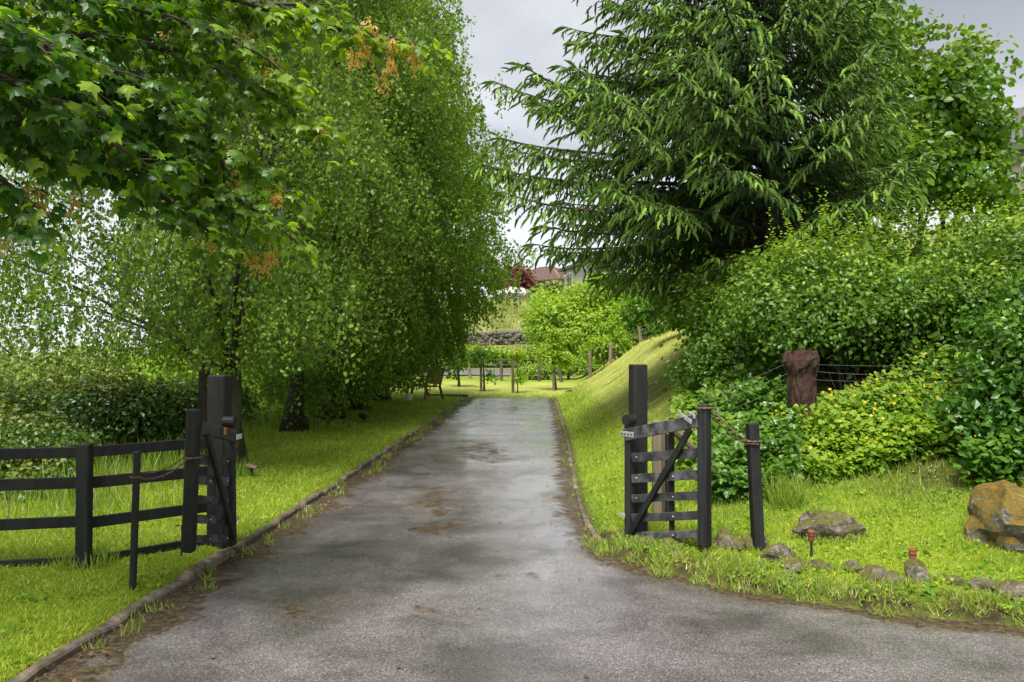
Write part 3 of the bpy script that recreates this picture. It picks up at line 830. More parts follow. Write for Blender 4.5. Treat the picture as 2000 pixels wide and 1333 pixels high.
def shrub(name, base, blobs, nclus, per, csize, lsize, mat, label, cat, seed, stems=5, group=None, tipz=.35, tmpl=LEAF, tf=LEAF_F, stem_mat='twig', shell=.55, tipamt=.8, sr=.03, up=.5, core=True):
    rr = np.random.default_rng(seed)
    root = empty(name, base, label=label, cat=cat, group=group)
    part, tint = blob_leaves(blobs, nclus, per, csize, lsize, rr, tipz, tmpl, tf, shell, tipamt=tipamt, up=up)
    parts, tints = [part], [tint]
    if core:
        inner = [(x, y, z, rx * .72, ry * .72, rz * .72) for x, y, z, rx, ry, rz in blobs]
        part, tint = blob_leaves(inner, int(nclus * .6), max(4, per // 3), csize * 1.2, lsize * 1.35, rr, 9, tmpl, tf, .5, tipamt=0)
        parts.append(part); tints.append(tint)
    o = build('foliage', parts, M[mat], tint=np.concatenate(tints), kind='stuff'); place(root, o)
    B = A(blobs)
    for s_ in range(stems):
        bl = B[s_ % len(B)]; t = bl[:3] + rr.normal(0, .35, 3) * bl[3:6]
        p0 = A(base) + A([rr.normal(0, .12), rr.normal(0, .12), -.05])
        if len(B) > 2: p0 = A([bl[0] * .6 + base[0] * .4, bl[1] * .6 + base[1] * .4, 0]); p0[2] = float(ground_z(p0[0], p0[1])) - .05
        pth = curve(p0, (p0 + t) / 2 + A([rr.normal(0, .1), 0, .2]), t, 7)
        so = build('stem', [tube(pth, np.linspace(sr, sr * .3, 7), 6)], M[stem_mat], smooth=True); place(root, so)
    return root

# spruce ------------------------------------------------------------
def spruce():
    rr = np.random.default_rng(40)
    bx, by = 4.25, 13.6; bz = float(ground_z(bx, by))
    root = empty('spruce_tree', (bx, by, bz), label='tall dark spruce with drooping pale green shoots spreading over the right bank', cat='tree')
    tm, tp, trad = trunk_mesh((bx, by, bz - .1), (bx + .1, by, bz + 11.5), .24, .03, 20, .05, 12, 1.5, 3)
    tr = build('trunk', [tm], M['bark'], smooth=True); place(root, tr)
    pos_l, dir_l, len_l, tip_l, tw = [], [], [], [], []
    nb = 232
    for bnum in range(nb):
        t = (bnum + rr.uniform(0, 1)) / nb
        z = 2.1 + 6.6 * t ** 1.05
        th = bnum * 2.399 + rr.uniform(-.3, .3)
        side = -math.cos(th)                       # 1 towards the drive
        Lz = np.interp(z, [2.0, 2.6, 3.2, 4.2, 5.0, 6.0, 7.0, 9.2], [2.0, 2.9, 3.7, 3.7, 3.2, 2.7, 2.2, 1.0])
        L = Lz * (1 + .20 * side) * (.72 if side < -.35 else 1) * (.84 if (z < 2.8 and side > .2) else 1) * rr.uniform(.82, 1.08)
        rise = np.interp(z, [2, 3, 4, 7, 9.2], [.06, .20, .32, .42, .5]) + rr.normal(0, .05)
        p0 = A([bx, by, bz * .2 + z])
        dirh = A([math.cos(th), math.sin(th), 0])
        m = 14; tt = np.linspace(0, 1, m)
        zoff = rise * L * tt - .22 * L * tt ** 2 + .10 * L * tt ** 5
        bend = rr.normal(0, .10) * L * tt ** 2; perp = A([-dirh[1], dirh[0], 0])
        pth = p0 + dirh * (L * tt)[:, None] + perp * bend[:, None]; pth[:, 2] += zoff
        bo = build('branch', [tube(pth, np.linspace(.034, .006, m) * (L / 3.4 + .2), 6)], M['twig'], smooth=True); place(root, bo)
        # secondaries
        s0 = .13 * L
        s = s0; k = 0
        while s < L:
            f = s / L; c = A([np.interp(f, tt, pth[:, q]) for q in range(3)]); c2 = A([np.interp(min(1, f + .03), tt, pth[:, q]) for q in range(3)])
            ax = norm(c2 - c + 1e-6 * dirh)
            sd = 1 if k % 2 else -1
            sl = (.18 + .60 * (1 - f) ** .7 * min(1, (f - .12) * 3)) * rr.uniform(.75, 1.15) * min(1.25, L / 2.8)
            sdirv = norm(ax * .75 + perp * sd * .8 + A([0, 0, rr.uniform(-.45, .08)]) + rr.normal(0, .08, 3))
            nsh = max(2, int(sl / .064))
            u = (np.arange(nsh) + .5) / nsh
            q = c + sdirv * (u * sl)[:, None]; q[:, 2] -= .30 * sl * u ** 2 
            tw.append((c, q[-1]))
            # shoots both sides of the secondary, drooping like fingers
            per2 = norm(np.cross(sdirv, A([0, 0, 1])))
            alt = np.where(np.arange(nsh) % 2 == 0, 1, -1)[:, None]
            d = sdirv * .60 + per2 * alt * rr.uniform(.25, .65, (nsh, 1)) + A([0, 0, -.22]) + rr.normal(0, .14, (nsh, 3))
            d[:, 2] -= .40 * rr.uniform(0, 1, nsh)
            pos_l.append(q); dir_l.append(d); ln = rr.uniform(.11, .22, nsh) * (1.0 if sl > .3 else .85); ln[-1] *= 1.35
            len_l.append(ln); tp_ = np.where(u > .5, rr.uniform(.5, 1, nsh), rr.uniform(.1, .5, nsh)) * np.interp(f, [.35, .7, 1], [.08, .8, 1]) * rr.uniform(.35, 1); tip_l.append(tp_)
            s += .082 + .03 * (1 - f); k += 1
        # shoots on the branch itself
        ff = np.arange(.35, 1.0, .075 / L); na = len(ff)
        q = np.stack([np.interp(ff, tt, pth[:, a_]) for a_ in range(3)], -1)
        pos_l.append(q); dir_l.append(dirh * .8 + perp * rr.choice([-1, 1], (na, 1)) * rr.uniform(.2, .8, (na, 1)) + A([0, 0, .12]) + rr.normal(0, .15, (na, 3))); len_l.append(rr.uniform(.10, .18, na)); tip_l.append(rr.uniform(.2, 1, na) * np.interp(ff, [.3, .7], [.3, 1]))
        # leader shoots
        m2 = 3
        pos_l.append(np.repeat(pth[-1:], m2, 0)); d = dirh + rr.normal(0, .28, (m2, 3)) + A([0, 0, .0]); dir_l.append(d); len_l.append(np.full(m2, .26)); tip_l.append(np.full(m2, .5))
    pos = np.vstack(pos_l); d = norm(np.vstack(dir_l)); ln = np.concatenate(len_l); tip = np.concatenate(tip_l)
    # finger shoot: tapered three sided body with a ruff of needles
    Vt, Ft, tg = [], [], []
    ring = [(0, .07), (.6, .105), (1.0, .02)]
    for (y, r_) in ring:
        for a in range(3):
            an = a * 2.0944 + y; Vt.append((r_ * math.cos(an), y, r_ * math.sin(an) - .32 * y * y))
    for q in range(2):
        for a in range(3):
            b2 = (a + 1) % 3; Ft += [[q * 3 + a, q * 3 + b2, q * 3 + 3 + b2], [q * 3 + a, q * 3 + 3 + b2, q * 3 + 3 + a]]
    for q in range(6):
        y = .08 + .145 * q; an = q * 2.4; rr_ = .20 * (1 - .30 * y)
        b0 = len(Vt); zz = -.32 * y * y
        Vt += [(0, y - .05, zz), (0, y + .05, zz), (rr_ * math.cos(an), y + .16, rr_ * math.sin(an) + zz)]
        Ft.append([b0, b0 + 1, b0 + 2])
    Vt = A(Vt); Ft = A(Ft)
    V, Fc = scatter(Vt, Ft, pos, frames(d, A([0, 0, 1.0]) + rnd(len(pos), .2)), ln)
    print('spruce shoots', len(pos), 'tris', len(Fc))
    o = build('crown', [(V, Fc)], M['needle'], tint=np.repeat(tip, len(Vt)), kind='stuff'); place(root, o)
    a = A([x[0] for x in tw]); b = A([x[1] for x in tw]); w = norm(rnd(len(a))) * .006
    V = np.stack([a - w, a + w, b + w * .3, b - w * .3], 1).reshape(-1, 3)
    o = build('twig', [(V, np.arange(len(V)).reshape(-1, 4))], M['twig'], kind='stuff'); place(root, o)
spruce()

# lime tree behind the spruce, right
LB = on(1790, 19.0)
lb = [(*P(px, py, Y), rx, ry, rz) for px, py, Y, rx, ry, rz in (
    (1800, 210, 18.5, 1.6, 1.5, 1.3), (1880, 150, 18.5, .9, 1.0, .8), (1700, 120, 19, 1.3, 1.3, 1.4), (1905, 260, 18.3, .8, .9, .55), (1760, 330, 18, 1.7, 1.4, 1.0), (1650, 330, 18.5, 1.3, 1.2, 1.2),
    (1900, 350, 18, 1.0, 1.1, .75), (1650, 20, 19.5, 1.1, 1.1, .8), (1935, 290, 18.6, .4, .8, .4), (1560, 420, 19, 1.2, 1.2, .9), (1980, 400, 18.6, .6, .8, .4))]
shrub('lime_tree', LB, lb, 620, 22, .20, .135, 'lime_leaf', 'bushy broad leaved tree with round leaves behind and right of the spruce', 'tree', 51, stems=11, tipz=.1, tmpl=LEAF_R, tf=LEAF_RF, sr=.07, tipamt=.6, up=.2)

# right hand hedge mass -------------------------------------------
def upright_shoots(pts, hmin, hmax, rr, lsize, tip=1.0):
    """long new shoots with paired leaves, standing out of the hedge top"""
    pos, d_, tn, stemsV = [], [], [], []
    for p in pts:
        h = rr.uniform(hmin, hmax); n = int(h / .030)
        ln = rr.normal(0, .16, 3) * A([1, 1, 0]) + A([0, 0, 1])
        t = np.linspace(.05, 1, n)[:, None]
        q = A(p) + ln * (t * h) + A([1, 0, 0]) * rr.normal(0, .05) * t ** 2
        pos.append(q)
        a = np.arange(n) * 1.57 + rr.uniform(0, 6); dd = np.stack([np.cos(a), np.sin(a), np.full(n, .35)], -1); d_.append(dd)
        tn.append(np.linspace(.35, 1, n) * tip * rr.uniform(.45, 1)); stemsV.append((q[0], q[-1]))
    pos = np.vstack(pos); d_ = np.vstack(d_); tn = np.concatenate(tn)
    n = len(pos)
    V, Fc = scatter(LEAF, LEAF_F, pos, frames(d_ + rr.normal(0, .2, (n, 3)), A([0, 0, 1.0]) + rr.normal(0, .3, (n, 3))), lsize * (1.15 - .5 * tn) * rr.uniform(.8, 1.2, n))
    return (V, Fc), np.repeat(tn, 4), stemsV

def hedge(name, base, blobs, shoot_px, label, seed, nclus=900, per=26, csize=.14, lsize=.062, mat='hedge_leaf', hmin=.15, hmax=.55, tipz=.3, tipamt=.8, stems=12, cat='hedge', shell=.6):
    rr = np.random.default_rng(seed)
    root = empty(name, base, label=label, cat=cat)
    Bb = A(blobs); sub = []
    for q in range(len(blobs) * 16):
        c_ = Bb[q % len(blobs)]; dd = norm(rr.normal(0, 1, 3) + A([0, -.4, .35])); r_ = rr.uniform(.16, .38)
        p_ = c_[:3] + dd * (c_[3:6] - r_ * .5) * rr.uniform(.8, 1.08); sub.append((*p_, r_, r_, r_ * rr.uniform(.6, 1)))
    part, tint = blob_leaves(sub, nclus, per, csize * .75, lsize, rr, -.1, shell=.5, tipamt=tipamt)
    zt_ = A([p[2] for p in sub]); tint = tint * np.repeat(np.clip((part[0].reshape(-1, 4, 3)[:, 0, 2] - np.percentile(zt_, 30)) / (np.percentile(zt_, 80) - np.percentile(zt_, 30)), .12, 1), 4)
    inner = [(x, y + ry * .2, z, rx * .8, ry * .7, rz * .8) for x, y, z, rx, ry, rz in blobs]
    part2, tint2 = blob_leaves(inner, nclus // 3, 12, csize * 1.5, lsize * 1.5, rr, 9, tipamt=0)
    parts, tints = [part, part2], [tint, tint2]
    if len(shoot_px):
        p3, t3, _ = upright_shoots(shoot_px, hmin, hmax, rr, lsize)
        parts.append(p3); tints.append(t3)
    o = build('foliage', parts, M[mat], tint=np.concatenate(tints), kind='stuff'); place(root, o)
    B = A(blobs)
    for s_ in range(stems):
        bl = B[s_ % len(B)]; p0 = A([bl[0] + rr.normal(0, .2), bl[1] + rr.normal(0, .15), 0]); p0[2] = float(ground_z(p0[0], p0[1])) - .05
        t = bl[:3] + rr.normal(0, .3, 3) * bl[3:6]
        so = build('stem', [tube(curve(p0, (p0 + t) / 2 + rr.normal(0, .08, 3), t, 6), np.linspace(.022, .008, 6), 6)], M['twig'], smooth=True); place(root, so)
    return root

rr = np.random.default_rng(61)
def top_pts(n, xs, ys, Y0, Y1):
    px = rr.uniform(xs[0], xs[-1], n); py = np.interp(px, xs, ys) + rr.uniform(-5, 90, n)
    Y = rr.uniform(Y0, Y1, n)
    return A([P(a, b, c) for a, b, c in zip(px, py, Y)])
hb = [(*P(px, py, Y), rx, ry, rz) for px, py, Y, rx, ry, rz in (
    (1560, 560, 10.6, .75, .8, .55), (1680, 545, 10.6, .8, .8, .65), (1800, 540, 10.4, .8, .8, .72), (1920, 535, 10.2, .85, .8, .75), (2050, 530, 10, .9, .9, .8), (2200, 560, 9.8, 1., .9, .9),
    (1620, 640, 10.0, .8, .7, .5), (1760, 640, 9.9, .9, .7, .5), (1900, 630, 9.7, .9, .7, .5), (1840, 590, 9.8, .8, .6, .5), (1500, 620, 10.4, .6, .6, .5), (1700, 600, 9.9, .7, .6, .5), (1680, 690, 10.6, .9, .5, .4), (1850, 690, 10.4, .9, .5, .4))]
hedge('hedge', (4.8, 10.4, float(ground_z(4.8, 10.4))), hb, top_pts(210, [1500, 1600, 1700, 1800, 1900, 2100], [480, 455, 450, 440, 435, 425], 9.9, 11),
      'tall wild hedge with yellow green new shoots along its top, above the wire fence', 62, nclus=2000, per=26, lsize=.060, tipz=.15)
sb = [(*P(px, py, Y), rx, ry, rz) for px, py, Y, rx, ry, rz in (
    (1400, 640, 12.0, .55, .7, .75), (1460, 590, 12.0, .7, .7, .6), (1395, 730, 11.5, .45, .6, .45), (1480, 690, 11.2, .7, .6, .55), (1370, 600, 12.6, .35, .5, .5), (1540, 640, 11.5, .6, .6, .55))]
hedge('shrub', (3.2, 12, float(ground_z(3.2, 12))), sb, top_pts(30, [1340, 1400, 1500], [600, 560, 520], 11.6, 12.2),
      'dark green leafy shrub under the spruce behind the right gate', 63, nclus=900, per=26, lsize=.062, mat='hedge_leaf', tipz=.35, tipamt=.8, cat='shrub')
cb = [(*P(px, py, Y), rx, ry, rz) for px, py, Y, rx, ry, rz in (
    (1960, 700, 8.4, .42, .45, .5), (1985, 820, 8.1, .45, .45, .5), (2070, 760, 8.1, .5, .5, .8), (1900, 840, 8.3, .3, .3, .35), (2080, 620, 8.6, .5, .5, .5))]
hedge('climber', (5.1, 8.3, float(ground_z(5.1, 8.3))), cb, [], 'bright green broad leaved climber at the right edge beside the wire fence', 64, nclus=480, per=20, csize=.12, lsize=.070, mat='ivy_leaf', tipz=-.2, tipamt=.6, cat='shrub', stems=6)

# low herb bank below the wire fence
def herb_bank(name, label, region, n, seed, mat, lsize, hts, flowers=0, cat='plants', dens_px=None):
    rr = np.random.default_rng(seed)
    (px0, px1, Y0, Y1) = region
    base = on((px0 + px1) / 2, (Y0 + Y1) / 2)
    root = empty(name, base, label=label, cat=cat)
    a = rr.uniform(px0, px1, n); Y = rr.uniform(Y0, Y1, n); X = (a - 1000) / F_PX * Y
    g = ground_z(X, Y); q = np.stack([X, Y], -1)
    ht = (hts[0] + (hts[1] - hts[0]) * np.clip(.5 + .5 * fbm(q, seed, 3, .9), 0, 1)) * np.interp(Y, [Y0, Y0 + .5, Y1], [.6, 1, 1])
    u = rr.uniform(0, 1, n) ** .55
    z = g + ht * u
    pos = np.stack([X, Y, z], -1) + rr.normal(0, .02, (n, 3))
    nn = A([0, -.35, .9]) + rr.normal(0, .45, (n, 3)); d = np.cross(nn, rr.normal(0, 1, (n, 3)))
    T = A([(0, 0, 0), (.30, .05, .02), (.46, .34, .04), (.22, .52, .03), (.26, .80, 0), (0, 1, -.06), (-.26, .80, 0), (-.22, .52, .03), (-.46, .34, .04), (-.30, .05, .02)])
    TF = A([[0, 1, 2, 3], [0, 3, 4, 5], [0, 5, 6, 7], [0, 7, 8, 9]])
    V, Fc = scatter(T, TF, pos, frames(d, nn), lsize * rr.uniform(.6, 1.3, n))
    tint = np.clip((u - .6) * 1.8, 0, 1) * rr.uniform(0, .7, n)
    o = build('foliage', [(V, Fc)], M[mat], tint=np.repeat(tint, len(T)), kind='stuff'); place(root, o)
    if flowers:
        k = rr.choice(n, flowers); fp = pos[k]; fp[:, 2] = (g + ht)[k] + .05
        nn = A([0, -.6, .6]) + rr.normal(0, .3, (flowers, 3)); d = np.cross(nn, rr.normal(0, 1, (flowers, 3)))
        T = A([(0, 0, 0), (.5, .2, .05), (.2, .5, .05), (-.2, .5, .05), (-.5, .2, .05), (-.5, -.2, .05), (-.2, -.5, .05), (.2, -.5, .05), (.5, -.2, .05)])
        TF = A([[0, 1, 2], [0, 3, 4], [0, 5, 6], [0, 7, 8]])
        V, Fc = scatter(T, TF, fp, frames(d, nn), .028 * rr.uniform(.7, 1.4, flowers))
        o = build('flower', [(V, Fc)], M['flower'], kind='stuff'); place(root, o)
    return root
herb_bank('herb_bank', 'low bank of yellow green lobed leaves with tiny yellow flowers below the wire fence', (1500, 1960, 8.15, 9.5), 11500, 71, 'herb_leaf', .060, (.30, .62), 140)
herb_bank('undergrowth', 'dense green undergrowth between the right gate and the stump post', (1370, 1560, 7.9, 10.6), 7800, 72, 'ivy_leaf', .062, (.30, .75), 12)
herb_bank('bracken', 'ferny pale green growth on the bank left of the stump post', (1320, 1500, 9.3, 12.4), 5600, 73, 'fern', .075, (.15, .55), 0)
herb_bank('undergrowth', 'dark broad leaved undergrowth at the right edge above the boulder', (1880, 2150, 7.6, 9.0), 5000, 74, 'ivy_leaf', .075, (.35, .8), 8)

# tall grass tuft at the foot of the undergrowth and along the hedge foot
m = 7000
a = R.uniform(1385, 2150, m); Y = R.uniform(7.1, 8.3, m); X = (a - 1000) / F_PX * Y
pos = np.stack([X, Y, ground_z(X, Y) - .01], -1)
h = R.uniform(.03, .15, m) * np.interp(Y, [7.1, 8.3], [.4, 1.3]) * (1 + .6 * fbm(pos[:, :2], 55, 3, .8)); w = R.uniform(.004, .008, m)
V, Fc = tall_blades(pos, h, w, .5)
build('rough_grass', [(V, Fc)], M['tall_grass'], tint=np.repeat((R.uniform(0, 1, m) < .2) * .7, 5), kind='stuff')
def tuft(px, Y, n, h, rad, label, mat='tall_grass'):
    c = on(px, Y); pts = tuft_points([(c[0], c[1], rad, n)])
    V, Fc = tall_blades(np.column_stack([pts, ground_z(pts[:, 0], pts[:, 1]) - .01]) - c, R.uniform(.5, 1, n) * h, R.uniform(.006, .010, n), .38)
    build('grass_tuft', [(V, Fc)], M[mat], loc=tuple(c), tint=np.repeat((R.uniform(0, 1, n) < .1) * .7, 5), label=label, cat='grass', kind='stuff')
tuft(1535, 7.75, 420, .42, .16, 'dark arching grass tuft at the foot of the undergrowth')
tuft(172, 6.15, 300, .16, .22, 'grass tuft round the foot of the left fence post')
tuft(455, 10.4, 260, .30, .25, 'shoots and grass at the foot of the nearest birch')

# ------------------------------------------------------------------ left hedges and shrubs
def bb(lst): return [(*P(px, py, Y), rx, ry, rz) for px, py, Y, rx, ry, rz in lst]
shrub('laurel_bush', on(225, 14.5), bb([(225, 805, 12.2, .75, .8, .58), (160, 830, 12.4, .5, .7, .42), (310, 815, 12.8, .55, .7, .52)]), 460, 24, .12, .072, 'dark_leaf',
      'rounded dark evergreen bush with yellow tipped top behind the left fence', 'bush', 81, tipz=.38)
shrub('laurel_bush', on(360, 16.5), bb([(370, 800, 16.2, .7, .9, .7), (440, 810, 17, .6, .9, .6)]), 260, 22, .13, .075, 'dark_leaf',
      'dark evergreen bush seen between the birch trunks behind the left gate', 'bush', 82, tipz=.8)
shrub('golden_bush', on(40, 9.8), bb([(70, 890, 9.6, .58, .7, .46), (-40, 885, 9.4, .7, .7, .55), (-150, 900, 9.2, .7, .7, .5), (60, 960, 9.0, .5, .5, .3)]), 420, 24, .11, .060, 'golden_leaf',
      'clipped bush with creamy yellow tips nearest the left end of the fence', 'bush', 83, tipz=.55)
shrub('golden_bush', on(90, 13), bb([(100, 800, 13.2, .55, .8, .34), (20, 790, 13, .6, .8, .4), (-70, 800, 13, .6, .8, .4)]), 300, 22, .12, .065, 'golden_leaf',
      'bush with orange yellow tips behind the nearest golden bush', 'bush', 84, tipz=.5)
shrub('green_shrub', on(150, 24), bb([(150, 730, 24, 1.5, 1.5, .9), (60, 745, 25, 1.2, 1.2, .6), (250, 740, 24, 1.3, 1.3, .8)]), 420, 20, .2, .13, 'far_leaf_b',
      'pale green loose shrub under the hanging birch twigs at left', 'shrub', 85)
shrub('willow_bush', on(0, 30), bb([(-10, 735, 30, 1.6, 1.6, .9), (-90, 720, 31, 1.6, 1.6, 1.1)]), 260, 20, .25, .15, 'far_leaf_b',
      'soft rounded green bush at the far left edge', 'shrub', 86)
# hedgerow behind the birches
hr = [(x, y, float(ground_z(x, y)) + 1.0 + .25 * math.sin(y * 1.7), .9, .9, 1.15) for x, y in zip(np.linspace(-9.0, -6.6, 12), np.linspace(21, 40, 12))]
shrub('hedgerow', (hr[6][0], hr[6][1], float(ground_z(hr[6][0], hr[6][1]))), hr, 900, 18, .22, .12, 'far_leaf',
      'long green hedgerow running behind the row of birches', 'hedge', 87, stems=8, shell=.7)
hr = [(x, y, float(ground_z(x, y)) + 1.3, 2.6, 2.6, 1.5 + .9 * abs(math.sin(x * 2.3))) for x, y in ((-16, 44), (-22, 52), (-12, 52), (-30, 60), (-40, 66), (-20, 66), (-9, 60), (-50, 80), (-34, 80))]
shrub('shelter_belt', (-20, 60, float(ground_z(-20, 60))), hr, 700, 16, .5, .35, 'far_leaf_b',
      'distant line of low trees beyond the birches at left', 'trees', 88, stems=9, shell=.6, sr=.08)

# thin open tree far left
def open_tree(base, H, label, seed, spread=.5, nleaf=1600, ls=.16, mat='far_leaf_b', r0=.10, name='ash_tree', group=None):
    rr = np.random.default_rng(seed)
    root = empty(name, base, label=label, cat='tree', group=group)
    tm, tp, trad = trunk_mesh(A(base) - A([0, 0, .1]), A(base) + A([0, 0, H * .5]), r0, r0 * .55, 8, .04, 8, 1.3, seed)
    t_ = build('trunk', [tm], M['bark'], smooth=True); place(root, t_)
    tips = []
    for k in range(16):
        th = k * 2.4 + rr.uniform(-.3, .3); L = H * rr.uniform(.3, .55); p0 = tp[min(7, 4 + k % 4)]
        e = p0 + A([math.cos(th) * L * spread * 1.2, math.sin(th) * L * spread * 1.2, L * rr.uniform(.5, 1)])
        pth = curve(p0, (p0 + e) / 2 + A([0, 0, .1 * L]), e, 7)
        o = build('limb', [tube(pth, np.linspace(r0 * .45, .012, 7), 5)], M['twig'], smooth=True); place(root, o)
        tips += list(pth[3:]); tips.append(e)
        for _ in range(3):
            e2 = pth[rr.integers(3, 7)] + rr.normal(0, .22 * L, 3); tips.append(e2)
    tips = A(tips); ci = rr.integers(0, len(tips), nleaf)
    pos = tips[ci] + rr.normal(0, H * .045, (nleaf, 3))
    V, Fc = scatter(LEAF, LEAF_F, pos, frames(rr.normal(0, 1, (nleaf, 3)), rr.normal(0, 1, (nleaf, 3)) + A([0, 0, .5])), ls * rr.uniform(.6, 1.3, nleaf))
    o = build('crown', [(V, Fc)], M[mat], kind='stuff', tint=np.zeros(len(V))); place(root, o)
    return root
b = P(38, 712, 55); b[2] = min(b[2], float(ground_z(b[0], b[1])) + 3)
open_tree((b[0], b[1], float(ground_z(b[0], b[1]))), EYE - (600 - HZ) / F_PX * 55 - float(ground_z(b[0], b[1])), 'thin sparse tree standing against the sky at the far left', 90, spread=.55, nleaf=700, ls=.22, r0=.22)

# ------------------------------------------------------------------ middle distance
def far_shrub(px, Y, blobs, ncl, ls, label, seed, mat='far_leaf', name='shrub', cs=.28, per=20, tipz=.3, stems=4, tipamt=.8):
    return shrub(name, on(px, Y), bb(blobs), ncl, per, cs, ls, mat, label, name.replace('_', ' '), seed, tipz=tipz, stems=stems, sr=.05, tipamt=tipamt)
far_shrub(1130, 46, [(1090, 640, 46, 1.9, 1.8, 1.7), (1160, 592, 47, 1.9, 2.0, 1.5), (1065, 610, 48, 1.0, 1.5, 1.1), (1160, 660, 45, 2.0, 1.5, 1.5), (1220, 620, 46, 1.6, 1.6, 1.5), (1190, 565, 48, 1.3, 1.3, 1.0), (1245, 565, 47, 1.3, 1.3, 1.2)], 1050, .19,
          'big rounded yellow green bush at the foot of the hill beyond the bank', 101, name='bush')
far_shrub(1275, 38, [(1265, 610, 38, 1.2, 1.3, 1.3), (1310, 560, 38, 1.3, 1.3, 1.3), (1350, 600, 36, 1.2, 1.2, 1.3), (1340, 500, 38, 1.4, 1.4, 1.1)], 460, .22,
          'green bush right of the big rounded bush, below the spruce tips', 102, name='bush', mat='lime_leaf')
far_shrub(1210, 36.5, [(1200, 675, 38, 1.2, .5, .35), (1165, 690, 38.5, .8, .5, .3), (1250, 655, 38, 1.0, .5, .35)], 260, .13,
          'strip of white green brambles along the fence above the mown bank', 103, name='bramble', cs=.16)
far_shrub(1110, 41, [(1110, 715, 41.5, .8, .5, .3), (1050, 725, 41.5, .8, .5, .25), (1160, 712, 41, .6, .5, .4)], 240, .12,
          'low green growth behind the wire fence beyond the young tree', 104, name='bramble', cs=.16)
far_shrub(930, 50, [(925, 700, 50, .9, .6, .45), (968, 697, 50, .8, .6, .4), (1015, 700, 50, .9, .6, .35), (880, 690, 51, .9, .6, .6)], 260, .17,
          'row of low leafy shrubs beyond the grey lane', 105, name='shrub', cs=.2)
far_shrub(1000, 100, [(1006, 545, 98, 1.5, 1.5, 1.4), (988, 556, 98, 1.5, 1.5, 1.1), (1018, 562, 98, .9, 1, .7)], 240, .36,
          'dark red leaved maple in front of the brick house', 106, mat='maple_leaf', name='maple_tree', cs=.5)
far_shrub(1090, 90, [(1058, 576, 88, .9, 1, .7), (1082, 570, 88, 1.0, 1, .8)], 130, .4, 'small olive shrub by the corner of the brick house', 107, mat='far_leaf_b', name='shrub', cs=.4)
far_shrub(1350, 22, [(1330, 545, 22, .9, .9, .9), (1400, 520, 21, .9, .9, .9), (1440, 500, 20, 1.0, 1.0, .7)], 330, .13, 'light green bush filling the gap under the spruce', 108, mat='lime_leaf', name='bush', cs=.2)

# rough field tussocks
m = 9000
Y = R.uniform(58, 96, m); X = (R.uniform(860, 1080, m) - 1000) / F_PX * Y
k = fbm(np.stack([X, Y], -1), 44, 3, .12); kk = k > .15
X, Y = X[kk], Y[kk]
pos = np.stack([X, Y, ground_z(X, Y) - .05], -1)
V, Fc = tall_blades(pos, R.uniform(.25, .75, len(X)), R.uniform(.05, .12, len(X)), .35)
build('rushes', [(V, Fc)], M['tall_grass'], tint=np.repeat(R.uniform(.2, 1, len(X)), 5), kind='stuff')

# dry stone wall
wroot = empty('dry_stone_wall', on(980, 61), label='grey dry stone wall crossing the slope beyond the lane', cat='wall')
st, rr = [], np.random.default_rng(111)
for k in range(430):
    t = rr.uniform(0, 1); px = 905 + 150 * t; Y = 61 + 1.2 * t; lay = rr.integers(0, 5)
    b = on(px, Y); s_ = rr.uniform(.13, .26, 3) * A([1.2, .9, .8])
    st.append(rock(b + A([0, rr.uniform(-.15, .15), .12 + lay * .19 + rr.uniform(-.04, .04)]), s_, 1000 + k, ICO2 if k % 4 == 0 else ico(1), rr.uniform(0, 3)))
o = build('stone', st, M['wall_stone'], kind='stuff'); place(wroot, o)
wroot = empty('dry_stone_wall', on(1010, 93), label='low dark wall along the top of the rough field below the brick house', cat='wall')
st = []
for k in range(150):
    t = rr.uniform(0, 1); px = 975 + 75 * t; b = on(px, 93)
    st.append(rock(b + A([0, 0, .1 + rr.integers(0, 3) * .25]), rr.uniform(.2, .36, 3), 3000 + k, ico(1), rr.uniform(0, 3)))
o = build('stone', st, M['wall_stone'], kind='stuff'); place(wroot, o)

# houses ------------------------------------------------------------
def hip_roof(c, lx, ly, z0, h, rz, over=.45):
    a, b = lx / 2 + over, ly / 2 + over
    r_ = a - b if a > b else 0
    V = A([(-a, -b, 0), (a, -b, 0), (a, b, 0), (-a, b, 0), (-r_, 0, h), (r_, 0, h), (-a, -b, -.18), (a, -b, -.18), (a, b, -.18), (-a, b, -.18)])
    ca, sa = math.cos(rz), math.sin(rz)
    V = np.stack([V[:, 0] * ca - V[:, 1] * sa + c[0], V[:, 0] * sa + V[:, 1] * ca + c[1], V[:, 2] + z0], -1)
    return V, [A([[0, 1, 5, 4], [2, 3, 4, 5], [0, 6, 7, 1], [1, 7, 8, 2], [2, 8, 9, 3], [3, 9, 6, 0], [6, 9, 8, 7]]), A([[1, 2, 5], [3, 0, 4]])]
def wall_pt(c, rz, x, y, z): return A([c[0] + x * math.cos(rz) - y * math.sin(rz), c[1] + x * math.sin(rz) + y * math.cos(rz), z])
